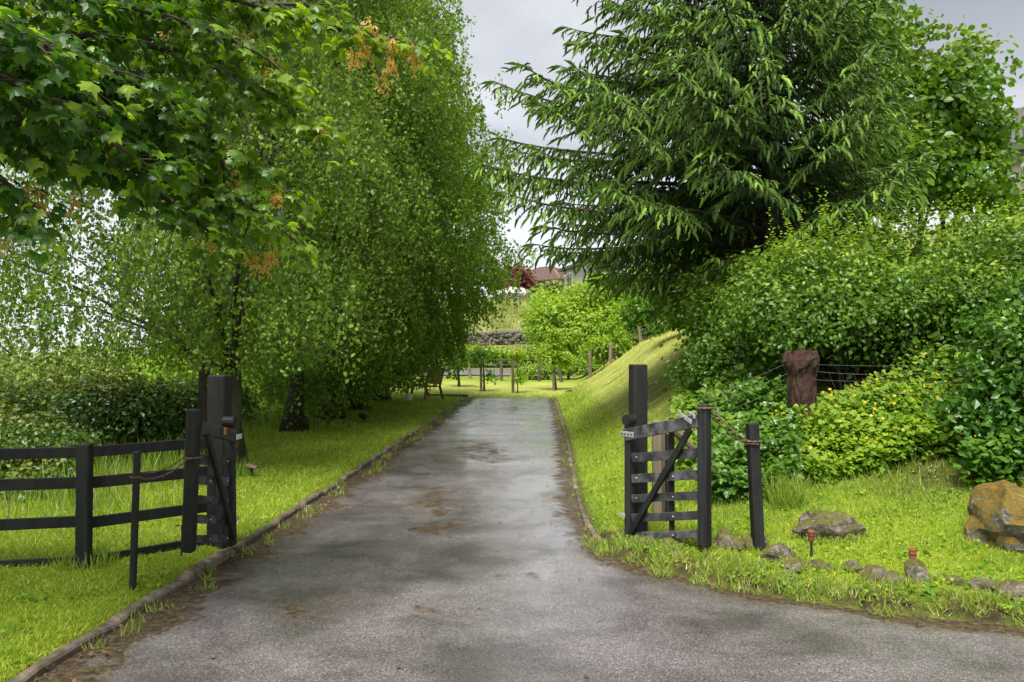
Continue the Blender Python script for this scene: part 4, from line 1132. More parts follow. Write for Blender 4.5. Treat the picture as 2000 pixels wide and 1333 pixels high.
def add_window(root, c, rz, x, y, z, w, h, face, frame, name='window'):
    """face: 'x' window in a wall facing +-x, 'y' facing +-y (sign from x / y)"""
    s_ = A([w, .10, h]) if face == 'y' else A([.10, w, h])
    p = wall_pt(c, rz, x, y, z)
    f = build(name, [boxp((0, 0, 0), s_, rz)], frame, loc=tuple(p - A(root.location[:])), parent=root)
    if face == 'y': g = [boxp(((-.25) * w * math.cos(rz) - sgn(y) * .03 * -math.sin(rz) * -1, 0, 0), (w * .42, .14, h * .84), rz), boxp((.25 * w * math.cos(rz), .25 * w * math.sin(rz), 0), (w * .42, .14, h * .84), rz)]
    if face == 'y':
        g = [boxp((-.24 * w * math.cos(rz), -.24 * w * math.sin(rz), 0), (w * .40, .14, h * .84), rz), boxp((.24 * w * math.cos(rz), .24 * w * math.sin(rz), 0), (w * .40, .14, h * .84), rz)]
    else:
        g = [boxp((.24 * w * math.sin(rz), -.24 * w * math.cos(rz), 0), (.14, w * .40, h * .84), rz), boxp((-.24 * w * math.sin(rz), .24 * w * math.cos(rz), 0), (.14, w * .40, h * .84), rz)]
    for q in g: build('pane', [q], M['glass'], parent=f)
def sgn(v): return 1 if v > 0 else -1

# brick house, one corner towards the viewer
c = P(1066, 545, 112); rz = math.radians(-38)
zb = float(ground_z(c[0], c[1])) - .3; ze = EYE - (546 - HZ) / F_PX * 107
H = empty('brick_house', (c[0], c[1], zb), label='red brick house with a brown hipped roof on the hilltop', cat='house')
o = build('wall', [boxp((0, 0, (ze - zb) / 2), (9.5, 7.2, ze - zb), rz)], M['brick'], parent=H)
o = build('roof', [hip_roof((0, 0), 9.5, 7.2, ze - zb, 2.1, rz)], M['tile'], parent=H)
def rpt(x, y, z): v = wall_pt((0, 0), rz, x, y, z); return v
RH = ze - zb
for a_, b_ in (((5.2, -4.05, RH), (1.15, 0, RH + 2.1)), ((-5.2, -4.05, RH), (-1.15, 0, RH + 2.1)), ((5.2, 4.05, RH), (1.15, 0, RH + 2.1)), ((-1.15, 0, RH + 2.1), (1.15, 0, RH + 2.1))):
    build('ridge_tile', [tube([rpt(*a_), rpt(*b_)], .10, 6)], M['ridge'], parent=H)
for x in (-3.2, -.4, 2.8): add_window(H, (c[0], c[1]), rz, x, -3.62, zb + RH - 1.3, 1.3, 1.2, 'y', M['white_paint'])
for y in (-1.6, 1.6): add_window(H, (c[0], c[1]), rz, 4.77, y, zb + RH - 1.3, 1.3, 1.2, 'x', M['white_paint'])
for x in (-4.77,):
    for y in (-1.6, 1.4): add_window(H, (c[0], c[1]), rz, x, y, zb + RH - 1.3, 1.3, 1.2, 'x', M['white_paint'])

# long pale house: eave line runs towards the viewer on the right
p0, p1 = A([5.4, 85.0]), A([10.6, 62.0]); dv = p1 - p0; Lh = np.linalg.norm(dv); rz = math.atan2(dv[1], dv[0])
nrm2 = A([-dv[1], dv[0]]) / Lh
if nrm2[0] < 0: nrm2 = -nrm2
c = (p0 + p1) / 2 + nrm2 * 4.0
zt = 10.2; zb = float(ground_z(p0[0] + 2, 75)) - 1.2
H = empty('pale_house', (c[0], c[1], zb), label='long pale rendered house with white windows half hidden behind the spruce tips', cat='house')
build('wall', [boxp((0, 0, (zt - zb) / 2), (Lh, 8.0, zt - zb), rz)], M['render_wall'], parent=H)
a, b = Lh / 2 + .4, 4.5
V = A([(-a, -b, 0), (a, -b, 0), (a, b, 0), (-a, b, 0), (-a, 0, 1.5), (a, 0, 1.5), (-a, -b, -.3), (a, -b, -.3), (a, b, -.3), (-a, b, -.3)])
V = np.stack([V[:, 0] * math.cos(rz) - V[:, 1] * math.sin(rz), V[:, 0] * math.sin(rz) + V[:, 1] * math.cos(rz), V[:, 2] + zt - zb], -1)
build('roof', [(V, [A([[0, 1, 5, 4], [2, 3, 4, 5], [0, 6, 7, 1], [1, 7, 8, 2], [2, 8, 9, 3], [3, 9, 6, 0], [6, 9, 8, 7]]), A([[1, 2, 5], [3, 0, 4]])])], M['slate'], parent=H)
ys = -4.02 if (wall_pt((0, 0), rz, 0, -1, 0)[0] < 0) else 4.02
for q in np.linspace(-Lh / 2 + 2.2, Lh / 2 - 2.0, 5): add_window(H, (c[0], c[1]), rz, q, ys, zt - 1.35, 1.7, 1.5, 'y', M['white_paint'])
# gable end windows facing the viewer are hidden by the trees

# house at the right edge
c = A([22.3, 31.4]); hr_ = -.54; zb = float(ground_z(19.5, 30)) - .5; zt = EYE - (292 - HZ) / F_PX * 30.5
H = empty('block_house', (c[0], c[1], zb), label='pinkish block house with pale green window at the right edge of the picture', cat='house')
build('wall', [boxp((0, 0, (zt - zb) / 2), (5.6, 7.0, zt - zb), hr_)], M['pink_wall'], parent=H)
V = A([(-3.2, -3.9, 0), (3.2, -3.9, 0), (3.2, 3.9, 0), (-3.2, 3.9, 0), (-3.2, 0, 2.2), (3.2, 0, 2.2), (-3.2, -3.9, -.28), (3.2, -3.9, -.28), (3.2, 3.9, -.28), (-3.2, 3.9, -.28)])
V = np.stack([V[:, 0] * math.cos(hr_) - V[:, 1] * math.sin(hr_), V[:, 0] * math.sin(hr_) + V[:, 1] * math.cos(hr_), V[:, 2] + zt - zb], -1)
build('roof', [(V, [A([[0, 1, 5, 4], [2, 3, 4, 5], [0, 6, 7, 1], [1, 7, 8, 2], [2, 8, 9, 3], [3, 9, 6, 0], [6, 9, 8, 7]]), A([[1, 2, 5], [3, 0, 4]])])], M['slate'], parent=H)
add_window(H, (c[0], c[1]), hr_, -1.6, -3.52, zt - .95, 1.5, 1.0, 'y', M['teal_paint'])
add_window(H, (c[0], c[1]), hr_, 1.2, -3.52, zt - .95, 1.5, 1.0, 'y', M['teal_paint'])

# parked car on the hill
def car(p, rz, label):
    root = empty('parked_car', p, rz, label=label, cat='car')
    prof = [(-2.0, .35), (-2.02, .75), (-1.9, .92), (-1.2, .98), (-.65, 1.38), (.75, 1.42), (1.45, 1.0), (1.95, .92), (2.02, .7), (2.0, .35)]
    def ext(pr, w, w2):
        n = len(pr); V = []
        for s_ in (-1, 1):
            for x, z in pr: V.append((x, s_ * (w if z < 1.05 else w2), z))
        Fq = A([[k, (k + 1) % n, n + (k + 1) % n, n + k] for k in range(n)]); return A(V), [Fq, A([list(range(n))[::-1], list(range(n, 2 * n))])]
    build('body', [ext(prof, .85, .66)], M['white_paint'], parent=root)
    build('window', [ext([(-1.05, 1.02), (-.60, 1.33), (.72, 1.37), (1.30, 1.03)], .80, .70)], M['glass'], parent=root)
    for x in (-1.25, 1.25):
        for y in (-.78, .78): build('wheel', [tube([(x, y - .1, .32), (x, y + .1, .32)], .32, 14)], M['lamp_black'], parent=root)
b = on(1000, 97)
car(b + A([0, 0, 0]), .25, 'white car parked above the dark wall in front of the brick house')

# far fence and the staked saplings ---------------------------------
FR = empty('wire_stock_fence', on(1050, 40), label='wire fence on brown round posts crossing beyond the end of the drive', cat='fence')
fposts = [(850, 41.5, 1.0), (878, 41.8, .95), (919, 41.2, .98), (979, 40.4, 1.15), (1053, 40.0, 1.12), (1098, 39.6, 1.10), (1152, 37.5, 1.25), (1192, 35.5, 1.15), (1253, 34.2, .75), (1300, 33.8, .9)]
tops = []
for q, (px, Y, h) in enumerate(fposts):
    b = on(px, Y); ln = A([(-.10 if q % 3 == 2 else .02) * (1 if q != 5 else 2.2), 0, 0])
    o = build('post', [tube([b - A([0, 0, .15]), b + A([0, 0, h]) + ln], [.085, .075], 8)], M['old_wood'], smooth=False); place(FR, o); tops.append((b, h, ln))
for f in (.25, .5, .72, .93):
    for (b0, h0, l0), (b1, h1, l1) in zip(tops[:-1], tops[1:]):
        o = build('wire', [tube([b0 + A([0, -.08, h0 * f]) + l0 * f, b1 + A([0, -.08, h1 * f]) + l1 * f], .008, 4)], M['wire']); place(FR, o)
for q, (px, Y, h) in enumerate(((970, 52, 1.1), (1120, 44, .9), (1030, 52, 1.1), (905, 53, 1.0))):
    b = on(px, Y)
    build('wooden_post', [tube([(0, 0, -.1), (.05, 0, h)], [.08, .07], 8)], M['old_wood'], loc=tuple(b), label=['lone post standing beyond the grey lane', 'short post half hidden in the growth behind the young tree', 'post beyond the lane under the big bush', 'post beyond the lane near the hanging birch leaves'][q], cat='post')

def sapling(px, Y, top_py, crown, label, seed, stake=None, lean=0, ls=.13, ncl=40, mat='far_leaf', r=.05):
    rr = np.random.default_rng(seed); b = on(px, Y); H_ = EYE - (top_py - HZ) / F_PX * Y - b[2]
    root = empty('sapling', b, label=label, cat='young tree', group='staked young trees beyond the drive')
    pth = curve((0, 0, -.05), (-lean * .3, 0, H_ * .5), (-lean, 0, H_ * .9), 7)
    build('trunk', [tube(pth, np.linspace(r, r * .35, 7), 7)], M['bark'], parent=root, smooth=True)
    part, tint = blob_leaves([tuple(A(P(cx, cy, Y))) + (r1, r1, r2) for cx, cy, r1, r2 in crown], ncl, 18, .10, ls, rr, .2, shell=.3)
    o = build('crown', [part], M[mat], tint=tint, kind='stuff'); place(root, o)
    if stake:
        h, dx = stake
        build('stake', [tube([(dx, -.12, -.1), (dx - .02, -.12, h)], [.055, .05], 8)], M['old_wood'], parent=root)
sapling(897, 35.5, 690, [(888, 715, .45, .35), (905, 700, .5, .35)], 'dark trunked young tree leaning left, leftmost beyond the lawn', 121, lean=.12, mat='lime_leaf', r=.07)
sapling(946, 33.5, 690, [(935, 700, .45, .3), (958, 735, .28, .22), (945, 690, .5, .25)], 'young tree tied to a stake with a leafy side shoot low down', 122, stake=(1.3, -.12), lean=.05, mat='lime_leaf')
sapling(1011, 32.5, 690, [(1015, 735, .22, .3), (1012, 695, .35, .2)], 'thin young tree beside the tallest bare stake', 123, stake=(1.42, -.18), lean=.0, r=.025, ncl=22)
sapling(1086, 34.3, 655, [(1080, 672, .42, .42), (1068, 695, .5, .42), (1098, 705, .45, .35), (1083, 650, .25, .25)], 'leafy bright green young tree with a leaning double trunk by the end of the drive', 124, stake=(.75, -.1), lean=.30, ncl=90, r=.06)
sapling(1207, 33.0, 600, [(1205, 640, .30, .5), (1215, 670, .4, .3), (1202, 610, .15, .3)], 'slender pale young tree rising behind the crest of the mown bank', 125, ncl=45, r=.03)
sapling(1282, 28.0, 560, [(1280, 600, .30, .5), (1290, 640, .3, .4), (1275, 575, .2, .3)], 'slender young tree at the top of the mown bank beside the shrub', 126, ncl=45, r=.03, mat='lime_leaf')

# overhead wires
for q, (y0, y1) in enumerate(((487, 468), (500, 484))):
    pth = curve(P(850, y0 + 8, 100), P(1050, y0 + 4, 95), P(1300, y1 - 12, 90), 12)
    build('overhead_wire', [tube(pth, .018, 4)], M['dark_trim'], label=['upper of the two thin wires crossing the sky above the houses', 'lower of the two thin wires crossing the sky above the houses'][q], cat='wire')

# garden bench under the birches -------------------------------------
b = on(832, 27.0)
B = empty('garden_bench', b, math.radians(-62), label='brown wooden garden bench under the farthest birch', cat='bench')
for x in (-.62, .62):
    build('leg', [bar((x, -.28, 0), (x, -.22, .62), .07, .07)], M['bench_wood'], parent=B)
    build('leg', [bar((x, .36, 0), (x, .22, .45), .07, .07)], M['bench_wood'], parent=B)
    build('armrest', [bar((x, -.34, .63), (x, .30, .63), .09, .04)], M['bench_wood'], parent=B)
    build('back_frame', [bar((x, .22, .40), (x, .38, 1.0), .06, .06)], M['bench_wood'], parent=B)
for k in range(4): build('seat_slat', [bar((-.66, -.26 + k * .13, .42), (.66, -.26 + k * .13, .42), .11, .03)], M['bench_wood'], parent=B)
for k in range(7): build('back_slat', [bar((-.54 + k * .18, .25, .48), (-.54 + k * .18, .37, .95), .12, .025, up=(0, 1, 0))], M['bench_wood'], parent=B)
build('top_rail', [bar((-.68, .38, .99), (.68, .38, .99), .05, .09)], M['bench_wood'], parent=B)
b = on(798, 26.2)
pot = empty('plant_pot', b, label='small white pot on the lawn left of the bench', cat='pot')
build('body', [tube([(0, 0, -.01), (0, 0, .2), (0, 0, .22)], [.09, .13, .14], 16)], M['white_paint'], parent=pot)
build('saucer', [tube([(0, 0, -.005), (0, 0, .018)], [.15, .16], 16)], M['white_paint'], parent=pot)
b = on(872, 28.6)
build('edging_board', [bar((-.7, .2, .03), (.75, -.1, .03), .05, .09)], M['old_wood'], loc=tuple(b), label='dark edging board lying between the lawn and the mown slope', cat='board')
b = hit(1117, 766)
build('fallen_stick', [tube([(-.2, 0, .02), (.05, .1, .05), (.28, .15, .06)], [.02, .028, .012], 6)], M['twig'], loc=tuple(b), label='short dark stick lying on the mown bank right of the drive end', cat='stick')

# ------------------------------------------------------------------ gates
def gate(side):
    """side 1: right leaf, -1: left leaf"""
    if side > 0:
        Yf, Yn = 6.98, 6.38; xf, xn = 1229, 1375
        rows = [((838, 862), (810, 834)), ((884, 903), (876, 894)), ((925, 943), (919, 936)), ((965, 981), (960, 976)), ((1002, 1018), (999, 1015)), ((1038, 1053), (1036, 1051))]
        root = empty('field_gate', P(xf, 1060, Yf), label='right leaf of the black double gate with silver latch pieces, roped to the short post', cat='gate')
        fs = (816, 1060); ns = (791, 1066)
    else:
        Yf, Yn = 6.62, 5.98; xf, xn = 449, 380
        rows = [((842, 862), (823, 850)), ((893, 910), (888, 908)), ((932, 947), (928, 948)), ((970, 984), (968, 985)), ((1007, 1022), (1006, 1024)), ((1043, 1056), (1046, 1063))]
        root = empty('field_gate', P(xf, 1065, Yf), label='left leaf of the black double gate with a small copper plate, beside the rail fence', cat='gate')
        fs = (820, 1064); ns = (799, 1077)
    def put(o): place(root, o); return o
    tn, bn = P(xn, ns[0], Yn), P(xn - (0 if side > 0 else 10), ns[1], Yn)
    tf, bf = P(xf, fs[0], Yf), P(xf + (0 if side > 0 else 4), fs[1], Yf)
    along = norm((tn - tf) * A([1, 1, 0])); across = A([-along[1], along[0], 0])
    if across[1] > 0: across = -across           # towards the viewer
    put(build('stile', [bar(bn, tn, .085, .085, up=across)], M['black_wood']))
    put(build('stile', [bar(bf, tf, .060, .075, up=across)], M['black_wood']))
    # rounded hook on top of the hinge stile
    hk = tf - A([0, 0, .02])
    put(build('stile_cap', [tube([hk - across * .045, hk + across * .045], .048, 14)], M['black_wood'], smooth=False))
    for k, ((a, b), (c, d)) in enumerate(rows):
        pf = P(xf, (a + b) / 2, Yf) + along * .03; pn = P(xn, (c + d) / 2, Yn) - along * .035
        hh = ((b - a) / F_PX * Yf + (d - c) / F_PX * Yn) / 2
        off = across * (.030 if k == 0 else .0)
        put(build('top_rail' if k == 0 else 'rail', [bar(pf + off - (along * .05 if k == 0 else 0), pn + off, .045 if k == 0 else .026, hh, ch=.1, wob=0)], M['black_wood_worn_lit']))
    # diagonal brace on the viewer's side, from the foot of the hinge stile to the top rail near the free end
    if side > 0: d0, d1 = P(1231, 1050, Yf), P(1352, 838, Yn + .08)
    else: d0, d1 = P(449, 1050, Yf), P(397, 848, Yn + .1)
    put(build('brace', [bar(d0 + across * .045, d1 + across * .030, .05, .030, up=across)], M['black_wood']))
    # middle upright behind the rails
    u0 = bf * .45 + bn * .55 - across * .035; u1 = tf * .45 + tn * .55 - across * .035
    if side > 0: put(build('middle_upright', [bar(u0 + A([0, 0, .02]), u1 - A([0, 0, .06]), .045, .022, up=across)], M['black_wood']))
    # bolt heads
    for k, ((a, b), (c, d)) in enumerate(rows[1:]):
        for f in (.12, .62):
            q = P(xf, (a + b) / 2, Yf) * (1 - f) + P(xn, (c + d) / 2, Yn) * f + across * .016
            put(build('bolt', [tube([q, q + across * .008], [.008, .005], 8)], M['steel']))
    if side > 0:
        q = P(1231, 847, Yf) + along * .03 + across * .058
        put(build('hinge_strap', [bar(q - along * .085, q + along * .06, .006, .044)], M['steel']))
        for f in (-.07, -.035, .0, .035): put(build('bolt', [tube([q + along * f, q + along * f + across * .010], .007, 8)], M['lamp_black']))
        q = P(1221, 1004, Yf) + across * .045
        put(build('lower_hinge', [bar(q - along * .02, q + along * .035, .012, .035)], M['steel']))
        for (a0, a1) in (((1324, 806), (1358, 824)), ((1342, 806), (1364, 814))):
            put(build('latch', [bar(P(a0[0], a0[1], Yn + .18) , P(a1[0], a1[1], Yn + .02) + across * .05, .008, .032)], M['steel']))
    else:
        q = P(427, 842, 6.35) + across * .056
        put(build('copper_plate', [bar(q - along * .022, q + along * .022, .006, .055)], M['rust']))
        q = P(453, 853, Yf) + across * .060
        put(build('hinge_strap', [bar(q - along * .06, q + along * .045, .006, .040)], M['steel']))
        q = P(455, 1011, Yf) + across * .045
        put(build('lower_hinge', [bar(q - along * .02, q + along * .02, .012, .030)], M['steel']))
        t_ = P(357, 1026, 6.05)
        put(build('drop_bolt', [tube([t_ + A([-.045, 0, 0]), t_, P(356, 1084, 6.05)], .007, 6)], M['lamp_black']))
    return tn
gr_top = gate(1)
gl_top = gate(-1)

def post(name, px, Y, top_py, w, d, rz, label, mat='black_wood', lean=0.0, cat='post', sub=.12, slant=0):
    b = on(px, Y); h = EYE - (top_py - HZ) / F_PX * Y - b[2]
    ca, sa = math.cos(rz), math.sin(rz)
    root = empty(name, b, label=label, cat=cat)
    build('timber', [bar((0, 0, -sub), (lean, 0, h), w, d, up=(-sa, ca, 0), ch=.06)], M[mat], parent=root)
    return root, b, h
post('gate_post', 1246, 7.14, 712, .128, .128, math.radians(14), 'tall square black post behind the right gate leaf')
post('gate_post', 430, 6.78, 733, .150, .150, math.radians(-8), 'tall square black post behind the left gate leaf')
r_, b_, h_ = post('tether_post', 1481, 6.42, 827, .082, .082, math.radians(6), 'short black post leaning left, roped to the right gate leaf', lean=-.05)
r_, b_, h_ = post('thin_post', 1304, 7.5, 848, .045, .045, .1, 'thin black post behind the rails of the right gate')
# weathered strainer with its strut
b = on(1283, 7.75); z1 = EYE - (822 - HZ) / F_PX * 7.75
rt = empty('strainer_post', b, label='weathered brown strainer post with a slanting strut behind the right gate', cat='post')
build('timber', [bar((0, 0, -.1), (0, .02, z1 - b[2]), .085, .075, up=(0, 1, 0))], M['old_wood'], parent=rt)
build('timber', [bar((.075, .05, -.1), (.07, .05, z1 - b[2] - .1), .06, .05, up=(0, 1, 0))], M['old_wood'], parent=rt)
build('strut', [tube([(.10, .08, .85), (.85, .55, .22)], [.035, .04], 8)], M['old_wood'], parent=rt)
# steel tether pole on the left
b = on(261, 5.5)
rt = empty('tether_pole', b, label='thin dark round pole standing on the grass in front of the left fence', cat='pole')
build('tube', [tube([(0, 0, -.1), (.028, .0, .905)], .0235, 12)], M['black_wood'], parent=rt)
build('cap', [tube([(.028, 0, .905), (.028, 0, .918)], [.0265, .020], 12)], M['lamp_black'], parent=rt)

def rope(name, pth, label, r=.0065):
    """two strand twisted cord"""
    pth = np.asarray(pth, float); t = np.gradient(pth, axis=0); t = norm(t)
    u = norm(np.cross(t, A([0, 0, 1.0]) + 1e-3)); v = np.cross(t, u)
    s_ = np.concatenate([[0], np.cumsum(np.linalg.norm(np.diff(pth, axis=0), axis=1))])
    root = empty(name, pth[0], label=label, cat='rope')
    for k in range(2):
        a = s_ / .045 * 2 * math.pi * .5 + k * math.pi
        q = pth + (np.cos(a)[:, None] * u + np.sin(a)[:, None] * v) * r * .6
        o = build('strand', [tube(q, r * .62, 5)], M['rope'], smooth=True); place(root, o)
def sag(a, b, dz, m=34):
    t = np.linspace(0, 1, m)[:, None]
    p = A(a) * (1 - t) + A(b) * t; p[:, 2] -= (4 * dz * t * (1 - t))[:, 0]; return p
def loop(c, r1, m=18):
    a = np.linspace(0, 2 * math.pi, m); return A(c) + np.stack([np.cos(a) * r1, np.sin(a) * r1, np.zeros(m)], -1)
e = P(1469, 861, 6.42)
rope('gate_rope', np.vstack([loop(gr_top + A([0, 0, -.022]), .063), sag(gr_top + A([.05, -.04, -.03]), e + A([-.04, -.03, .0]), .02), loop(e, .062)]), 'brown rope looped from the right gate leaf to the short black post')
rope('gate_rope', np.vstack([sag(gr_top + A([.05, .02, -.05]), e + A([-.03, .04, -.015]), .05), loop(e + A([0, 0, -.02]), .062, 12)]), 'second lower turn of rope between the right gate leaf and the short post', .005)
e = P(266, 931, 5.5); s0 = P(380, 893, 5.98)
rope('tether_rope', np.vstack([loop(s0, .062), sag(s0 + A([-.03, -.06, -.01]), e + A([.02, -.03, 0]), .055), loop(e, .031)]), 'brown rope hanging from the left gate leaf to the thin pole')
rope('tether_rope', sag(s0 + A([-.05, .04, .03]), e + A([.02, .03, .02]), .045), 'darker back strand of rope between the left gate leaf and the thin pole', .005)

# left post and rail fence -------------------------------------------
ax0, ax1, ax2 = on(430, 6.74), on(172, 6.12), A([-5.75, 5.55, 0]); ax2[2] = float(ground_z(ax2[0], ax2[1]))
ax3 = A([-8.3, 5.0, 0]); ax3[2] = float(ground_z(ax3[0], ax3[1]))
FN = empty('post_and_rail_fence', ax1, label='black post and rail fence running left from the gate across the lawn', cat='fence')
for q, a in enumerate((ax1, ax2, ax3)):
    o = build('post', [bar(a + A([0, -.045, -.1]), a + A([.005, -.045, .935 - a[2] + .03]), .095, .085, up=(0, 1, 0), ch=.1)], M['black_wood']); place(FN, o)
for (zr, hh) in ((.893, .080), (.665, .085), (.372, .082), (.085, .075)):
    for a, b in ((ax0 + A([-.08, 0, 0]), ax1), (ax1, ax2), (ax2, ax3)):
        pa = A([a[0], a[1] + .03, zr + random.uniform(-.006, .006)]); pb = A([b[0], b[1] + .03, zr + random.uniform(-.012, .006)])
        o = build('rail', [bar(pa + norm(pb - pa) * .002, pb - norm(pb - pa) * .002, .032, hh, ch=.08)], M['black_wood']); place(FN, o)
mw = []
for k in range(30):
    f = k / 30; a = ax0 * (1 - f) + ax2 * f
    mw.append(tube([a + A([0, .055, .08 - a[2]]), a + A([0, .055, .66 - a[2]])], .0014, 3))
o = build('wire_mesh', mw, M['steel'], kind='stuff'); place(FN, o)

# stump post and wire netting on the right ---------------------------
b = on(1568, 9.1); zt = EYE - (688 - HZ) / F_PX * 9.1
rr = np.random.default_rng(131)
m = 34; t = np.linspace(0, 1, m); pth = np.stack([.0 - .02 * t, 0 * t, t * (zt - b[2]) - .05 * (1 - t)], -1)
V, Fs = tube(pth, np.interp(t, [0, .5, .78, .9, 1.0], [.15, .14, .15, .205, .175]), 40)
nb = m * 40; ctr = np.repeat(pth, 40, 0); V[:nb] = ctr + (V[:nb] - ctr) * (1 + .14 * fbm(V[:nb] * A([1, 1, .5]), 9, 5, 2.6)[:, None] + .10 * fbm(V[:nb] * A([1, 1, .22]), 19, 4, 14)[:, None]); V[:nb, 2] += .03 * fbm(V[:nb], 4, 3, 2.0) * np.repeat(t, 40)
ST = empty('stump_post', b, label='thick rough brown stump post standing in the hedge', cat='post')
build('log', [(V, Fs)], M['stump'], parent=ST, smooth=False)
sp = []
for k in range(7):
    a = rr.uniform(0, 6.28); p0 = A([.11 * math.cos(a), .11 * math.sin(a), zt - b[2] - .02]); sp.append(p0)
    build('splinter', [tube([p0, p0 + A([rr.normal(0, .02), rr.normal(0, .02), rr.uniform(.03, .10)])], [.018, .002], 5)], M['stump'], parent=ST)
WF = empty('wire_netting_fence', b + A([.3, 0, 0]), label='sagging grey wire netting stretched right from the stump post', cat='fence')
for (ya, yb, sg) in ((712, 711, .02), (725, 716, .06), (742, 744, .02), (770, 768, .0)):
    o = build('wire', [tube(sag(P(1585, ya, 9.0), P(1925, yb, 8.35), sg, 16), .0015, 4)], M['wire']); place(WF, o)
vw = []
for k in range(13):
    px = 1618 + k * 24; vw.append(tube([P(px, 727, 9.0 - .05 * k), P(px + 16, 768 + (k % 3) * 2, 9.0 - .05 * k)], .0018, 3))
o = build('netting', vw, M['wire'], kind='stuff'); place(WF, o)
for (a0, a1) in (((1335, 800), (1532, 712)), ((1410, 785), (1538, 730)), ((1355, 830), (1530, 758))):
    o = build('wire', [tube([P(a0[0], a0[1], 8.4), P(a1[0], a1[1], 8.95)], .0015, 4)], M['wire']); place(WF, o)

# ------------------------------------------------------------------ rocks and edging stones
def stone(px, Y, wpx, hpx, label, seed, mat='rock', name='edging_stone', rz=0, dy=1.0, sink=.36, group='edging stones along the right verge', I=ICO3):
    b = on(px, Y); w = wpx / F_PX * Y / 2 * 1.18; h = hpx / F_PX * Y / 2 * 1.05
    V, Fc = rock((0, 0, h * (1 - 2 * sink)), (w, w * dy, h * 1.15), seed, I, rz)
    return build(name, [(V, Fc)], M[mat], loc=tuple(b), label=label, cat='rock' if name != 'edging_stone' else 'stone', group=group, smooth=False)
es = [(1311, 6.62, 40, 26, 'small mossy edging stone below the right gate leaf'), (1262, 6.72, 34, 20, 'low mossy edging stone at the corner of the drive below the tall right post'),
      (1372, 6.58, 40, 24, 'mossy edging stone under the free end of the right gate'), (1424, 6.52, 62, 46, 'mossy pointed stone between the right gate and the short post'),
      (1470, 6.48, 46, 42, 'bare brown stone at the foot of the short leaning post'), (1517, 6.22, 66, 38, 'wide moss covered stone right of the bare brown one'),
      (1548, 5.95, 60, 26, 'low flat dark stone below the first copper lamp'), (1600, 5.95, 46, 26, 'mossy flat stone right of the first copper lamp foot'),
      (1661, 5.88, 36, 28, 'small round grey stone between the two copper lamps'), (1706, 5.66, 52, 34, 'pale grey oblong stone left of the second copper lamp'),
      (1738, 5.60, 46, 26, 'flat mossy stone touching the pale grey oblong one'), (1789, 5.62, 56, 46, 'lumpy lichen spotted stone under the second copper lamp'),
      (1864, 5.50, 30, 24, 'small pale stone half sunk in the grass below the boulder'), (1925, 5.40, 52, 28, 'flat pale edging stone below the mossy boulder'),
      (1980, 5.28, 70, 42, 'large grey edging stone at the right edge of the picture')]
for q, (px, Y, w, h, lab) in enumerate(es): stone(px, Y, w, h, lab, 200 + q, rz=q * .7, dy=.75)
stone(1612, 6.75, 112, 56, 'grey sloping rock with a mossy right shoulder in the grass', 231, name='rock', rz=.15, dy=.7, group=None, sink=.28, I=ICO4)
stone(1995, 6.45, 190, 150, 'big boulder covered in orange moss at the right edge', 241, mat='boulder', name='boulder', rz=.9, dy=.9, group=None, sink=.36, I=ICO4)
stone(1530, 6.15, 12, 8, 'small white pebble on the verge behind the wide mossy stone', 233, mat='rock', name='pebble', group=None, I=ICO2)
b = on(1990, 6.2)
V, Fc = tall_blades(A([[0.02, -.15, .45]]) + rnd(70, .02), R.uniform(.06, .16, 70), R.uniform(.003, .006, 70), .8)
build('dry_grass', [(V, Fc)], M['seed'], loc=tuple(b), tint=np.full(len(V), .2), label='pale dry grass tuft sprouting from the boulder', cat='grass', kind='stuff')

# grass grown tight against the stones
tl = []
for (px, Y, w, h, lab) in es:
    b = on(px, Y); hw = w / F_PX * Y / 2
    for a_ in np.linspace(-1, 1, 5): tl.append((b[0] + hw * a_, b[1] - hw * .75 * math.sqrt(max(0, 1 - a_ * a_)) - .02, .05, 16))
for px, Y, w in ((1612, 6.75, 112), (1990, 6.3, 205)):
    b = on(px, Y); hw = w / F_PX * Y / 2 * 1.15
    for a_ in np.linspace(-1, 1, 12): tl.append((b[0] + hw * a_, b[1] - hw * .8 * math.sqrt(max(0, 1 - a_ * a_)) - .03, .07, 26))
pts = tuft_points(tl)
V, Fc = tall_blades(np.column_stack([pts, ground_z(pts[:, 0], pts[:, 1]) - .005]), R.uniform(.03, .10, len(pts)), R.uniform(.004, .008, len(pts)), .5)
build('stone_grass', [(V, Fc)], M['tall_grass'], tint=np.repeat((R.uniform(0, 1, len(pts)) < .3) * .8, 5), kind='stuff')
# fallen leaves and bits of twig
m = 420
Y = np.exp(R.uniform(math.log(3.9), math.log(22), m)); u = R.uniform(0, 1, m)
X = np.where(u < .45, xl(Y) + np.abs(R.normal(0, .25, m)) + .03, np.where(u < .75, xr(Y) - np.abs(R.normal(0, .2, m)) - .02, xl(Y) + R.uniform(0, 1, m) * np.minimum(xr(Y) - xl(Y), 4)))
pos = np.stack([X, Y, np.full(m, .026)], -1); nn = A([0, 0, 1.0]) + rnd(m, .25)
V, Fc = scatter(LEAF_R, LEAF_RF, pos, frames(np.cross(nn, rnd(m)), nn), R.uniform(.012, .034, m))
build('fallen_leaf', [(V, Fc)], M['dead_leaf'], kind='stuff')
# pebbles and litter on the tarmac edge
lp = []
rr = np.random.default_rng(150)
for k in range(260):
    if k % 3: y = rr.uniform(3.6, 14); x = float(xl(y)) + abs(rr.normal(0, .16)) + .02
    else: y = rr.uniform(3.8, 6.8); x = float(xr(y)) - abs(rr.normal(0, .10))
    lp.append(rock((x, y, .012), rr.uniform(.005, .016, 3), 5000 + k, ico(1)))
build('gravel', lp, M['rock'], kind='stuff')

